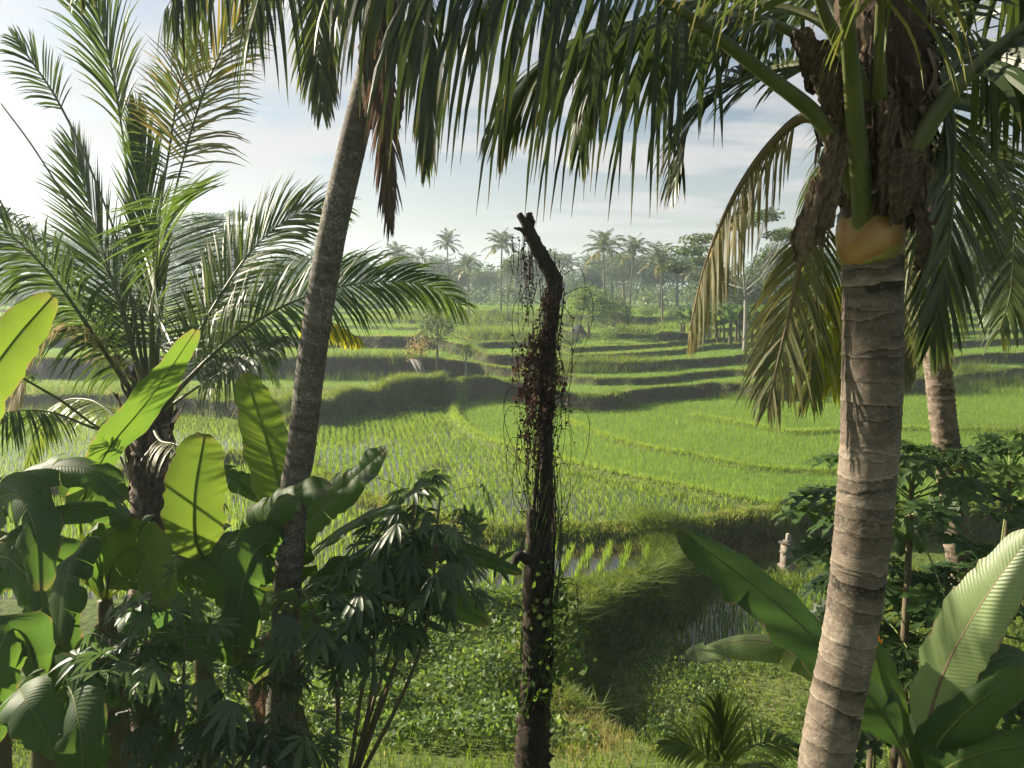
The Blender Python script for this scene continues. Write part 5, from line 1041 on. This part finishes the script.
place(T_light, 588, 72, h0=6.7, top=281, label='light green spreading tree just right of the dead stump', name='broadleaf_tree')
place(T_bushl, 604, 66, h0=2.7, top=325, label='light green bush in front of the spreading tree at the terrace edge', cat='bush', name='bush')
place(T_bush, 612, 74, h0=2.8, top=292, label='dark upright bush between the spreading tree and the palm trio', cat='bush', sx=.75, name='bush')
place(T_bush, 572, 62, h0=2.7, top=332, label='dark bush hugging the stump below the thatched hut', cat='bush', name='bush')
GB = 'bushes along the top terraces'
for i, (pr, px, Y, top) in enumerate([(T_bush, 462, 84, 306), (T_bushl, 478, 86, 309), (T_bush, 495, 84, 307), (T_bush, 512, 86, 308), (T_bushl, 530, 88, 306), (T_bush, 546, 84, 308), (T_bush, 430, 92, 302), (T_bushl, 405, 96, 300), (T_bush, 380, 98, 296), (T_bush, 350, 100, 294), (T_bushl, 640, 96, 305), (T_bushl, 650, 97, 303), (T_bush, 672, 92, 306), (T_bush, 685, 86, 312), (T_bush, 300, 100, 292), (T_bush, 250, 102, 290), (T_bushl, 205, 104, 288), (T_bush, 20, 104, 286), (T_bush, 90, 104, 290), (T_bush, 900, 95, 318), (T_bushl, 930, 96, 320), (T_bush, 965, 96, 316), (T_bushl, 1000, 92, 318), (T_bush, 830, 98, 312), (T_bush, 860, 98, 310)]):
    place(pr, px, Y, h0=2.7, top=top, label='low bush in the hedge line along the uppermost terraces', cat='bush', group=GB, name='bush')
GT = 'dark trees behind the banana clump'
for pr, px, Y, top, lab in [(T_round, 712, 84, 262, 'dark rounded tree behind the far banana clump, nearer the palm trio'), (T_tall, 770, 82, 236, 'dark tall tree behind the umbrella tree stem'), (T_round, 745, 80, 280, 'dark round tree directly behind the pale umbrella tree stem'), (T_tall, 810, 95, 240, 'dark tree glimpsed between the hanging fronds beside the big trunk')]:
    place(pr, px, Y, h0=8.6 if pr is T_round else 13, top=top, label=lab, group=GT, name='broadleaf_tree')
place(T_flat, 240, 128, h0=13.3, top=206, label='hazy umbrella topped tree on the left skyline', rz=2, name='umbrella_tree')
GH = 'hazy trees along the far wood edge'
for i in range(62):
    px = -60+i*18.5+random.uniform(-6, 6); Y = random.uniform(132, 175)
    pr = random.choice([T_round, T_tall, T_tall, T_round, PA, PB])
    top = random.uniform(247, 268) if 260 < px < 900 else random.uniform(216, 248)
    h0 = {id(T_round): 8.6, id(T_tall): 13}.get(id(pr)) or HP[id(pr)]
    pal_ = pr in (PA, PB)
    place(pr, px, Y, h0=h0, top=top, label='hazy palm in the far wood' if pal_ else 'hazy rounded tree in the far wood', cat='palm' if pal_ else 'tree', group='hazy palms in the far wood' if pal_ else GH, name='coconut_palm' if pal_ else 'broadleaf_tree', sx=1.15)
# the wood beyond that closes the valley
mb = MB(); rng = np.random.default_rng(99)
for i in range(240):
    px = rng.uniform(-350, 1400); Y = rng.uniform(180, 260); x = U(px)*Y; z = float(height(np.array([x]), np.array([Y]))[0]); r = rng.uniform(3, 6); h = rng.uniform(4.5, 10.5)
    crown_leaves(mb, [((x, Y, z+h-r*.6), (r, r, r*.8)), ((x+rng.normal(0, 2), Y+rng.normal(0, 2), z+h*.45), (r*1.1, r, r*.9))], 260, .9, rng.uniform(.15, .45), shell=.6)
for i in range(420):
    px = rng.uniform(-300, 1350); Y = rng.uniform(124, 190); x = U(px)*Y; z = float(height(np.array([x]), np.array([Y]))[0]); r = rng.uniform(1.5, 3.2)
    crown_leaves(mb, [((x, Y, z+r*.6), (r*1.3, r, r))], 170, .6, rng.uniform(.3, .7), shell=.6)
tag(mb.build('far_wood', M['tree']), 'continuous hazy wood closing off the valley', 'wood', kind='stuff')
# far banana clump
def far_banana_proto(seed):
    global rng
    rng = np.random.default_rng(seed); root = empty('banana_plant', (0, 0, 0)); s, l = MB(), MB()
    tube(s, [(0, 0, -.1), (.03, 0, 1.0), (.05, 0, 1.9)], [.16, .12, .08], 8, 8, .5)
    for i in range(8):
        a = i*2.4+rng.uniform(-.3, .3); el = rng.uniform(.5, 1.35); o = np.array([math.cos(a), math.sin(a), 0]); d = o*math.cos(el)+np.array([0, 0, math.sin(el)]); b = np.array([.05, 0, 1.85])
        banana_leaf(l, None, [b, b+d*.8, b+d*1.5+[0, 0, -.1], b+d*1.9+o*.2+[0, 0, -.5]], .62, -o*.3+np.array([0, 0, 1.0]), tears=3, tint=rng.uniform(.3, 1), K=14, m=3, hang=.4)
    s.build('pseudostem', M['pseudostem'], root); l.build('crown', M['banana'], root); return root
BA, BB = far_banana_proto(41), far_banana_proto(42)
for i in range(38):
    px = 678+i*3.0+random.uniform(-3, 3); Y = 66.5+random.uniform(0, 6)
    place(BA if i % 2 else BB, px, Y, h0=3.2, top=random.uniform(304, 321), label='banana plant in the dense clump at the foot of the umbrella tree', cat='banana plant', group='banana plants at the foot of the umbrella tree', name='banana_plant')

# ------------------------------------------------------------------ haze
def haze():
    m, nt, N, L = newmat('haze')
    v = N.new('ShaderNodeVolumePrincipled'); v.inputs['Color'].default_value = (.74, .87, 1.0, 1); v.inputs['Density'].default_value = HAZE; v.inputs['Anisotropy'].default_value = .45
    o = N.new('ShaderNodeOutputMaterial'); L.new(v.outputs[0], o.inputs['Volume'])
    x, y0, y1, z0, z1 = 24000, -100, 3700, -3.0, 34.0
    V = [(-x, y0, z0), (x, y0, z0), (x, y1, z0), (-x, y1, z0), (-x, y0, z1), (x, y0, z1), (x, y1, z1), (-x, y1, z1)]
    mb = MB(); mb.add(V, [[0, 3, 2, 1], [4, 5, 6, 7], [0, 1, 5, 4], [1, 2, 6, 5], [2, 3, 7, 6], [3, 0, 4, 7]])
    return tag(mb.build('haze', m, smooth=False), 'thin morning haze lying over the valley', 'haze', kind='stuff')
HAZE = .0010
haze()

# ------------------------------------------------------------------ sky, sun, camera
AZ, EL = R(-64), R(25)     # the sun stands to the left of the view, ahead of the camera
sc = bpy.context.scene
w = bpy.data.worlds.new('World'); sc.world = w; w.use_nodes = True
nt = w.node_tree; N, L = nt.nodes, nt.links; N.clear()
sky = N.new('ShaderNodeTexSky'); sky.sky_type = 'NISHITA'; sky.sun_disc = False; sky.sun_elevation = EL; sky.sun_rotation = AZ
sky.air_density = 1.0; sky.dust_density = 1.5; sky.ozone_density = 1.0
tc = N.new('ShaderNodeTexCoord'); sx = N.new('ShaderNodeSeparateXYZ'); L.new(tc.outputs['Generated'], sx.inputs[0])
mz = N.new('ShaderNodeMath'); mz.operation = 'ADD'; mz.inputs[1].default_value = .12; L.new(sx.outputs['Z'], mz.inputs[0])
dv = [N.new('ShaderNodeMath') for _ in range(2)]
for d_, k in zip(dv, ('X', 'Y')): d_.operation = 'DIVIDE'; L.new(sx.outputs[k], d_.inputs[0]); L.new(mz.outputs[0], d_.inputs[1])
cb = N.new('ShaderNodeCombineXYZ'); L.new(dv[0].outputs[0], cb.inputs[0]); L.new(dv[1].outputs[0], cb.inputs[1])
mp = N.new('ShaderNodeMapping'); mp.inputs['Scale'].default_value = (.55, 1.0, 1); mp.inputs['Rotation'].default_value = (0, 0, .25); L.new(cb.outputs[0], mp.inputs[0])
n1 = N.new('ShaderNodeTexNoise'); n1.inputs['Scale'].default_value = 1.15; n1.inputs['Detail'].default_value = 9; n1.inputs['Roughness'].default_value = .58; n1.inputs['Distortion'].default_value = .4
L.new(mp.outputs[0], n1.inputs['Vector'])
cl = N.new('ShaderNodeMapRange'); cl.inputs[1].default_value = .41; cl.inputs[2].default_value = .60; cl.interpolation_type = 'SMOOTHSTEP'; L.new(n1.outputs['Fac'], cl.inputs[0])
low = N.new('ShaderNodeMapRange'); low.inputs[1].default_value = .62; low.inputs[2].default_value = .18; low.inputs[3].default_value = .50; low.inputs[4].default_value = .95; L.new(sx.outputs['Z'], low.inputs[0])
cm = N.new('ShaderNodeMath'); cm.operation = 'MULTIPLY'; L.new(cl.outputs[0], cm.inputs[0]); L.new(low.outputs[0], cm.inputs[1])
hz_ = N.new('ShaderNodeMapRange'); hz_.inputs[1].default_value = .22; hz_.inputs[2].default_value = .0; hz_.inputs[3].default_value = .04; hz_.inputs[4].default_value = .75; L.new(sx.outputs['Z'], hz_.inputs[0])
mxm = N.new('ShaderNodeMath'); mxm.operation = 'MAXIMUM'; L.new(cm.outputs[0], mxm.inputs[0]); L.new(hz_.outputs[0], mxm.inputs[1])
mx = N.new('ShaderNodeMix'); mx.data_type = 'RGBA'; L.new(mxm.outputs[0], mx.inputs[0]); L.new(sky.outputs[0], mx.inputs[6]); mx.inputs[7].default_value = (6.5, 6.35, 6.35, 1)
bg = N.new('ShaderNodeBackground'); bg.inputs['Strength'].default_value = .038; L.new(mx.outputs[2], bg.inputs[0])
ow = N.new('ShaderNodeOutputWorld'); L.new(bg.outputs[0], ow.inputs[0])
sl = bpy.data.lights.new('sun', 'SUN'); sl.energy = 5.0; sl.angle = R(.6); sl.color = (1.0, .89, .70)
so = bpy.data.objects.new('sun', sl); C.objects.link(so)
from mathutils import Vector
sdir = Vector((math.sin(AZ)*math.cos(EL), math.cos(AZ)*math.cos(EL), math.sin(EL)))
so.rotation_euler = (-sdir).to_track_quat('-Z', 'Y').to_euler(); so.location = (-40, 20, 40)
cam = bpy.data.cameras.new('camera'); cam.sensor_fit = 'HORIZONTAL'; cam.sensor_width = 36; cam.lens = 36*FPX/1024; cam.clip_start = .05; cam.clip_end = 60000
co = bpy.data.objects.new('camera', cam); C.objects.link(co); co.location = (0, 0, CAMZ); co.rotation_euler = (math.pi/2-PITCH, 0, 0); sc.camera = co
vs = sc.view_settings; vs.view_transform = 'Standard'; vs.look = 'None'; vs.gamma = 1; vs.exposure = 1.55; vs.use_curve_mapping = False
sc.render.engine = 'CYCLES'; cy = sc.cycles
cy.use_denoising = True; cy.max_bounces = 6; cy.diffuse_bounces = 3; cy.glossy_bounces = 2; cy.transmission_bounces = 4; cy.volume_bounces = 1; cy.transparent_max_bounces = 4
cy.use_adaptive_sampling = True; cy.adaptive_threshold = .02; cy.sample_clamp_indirect = 6
cy.caustics_reflective = False; cy.caustics_refractive = False
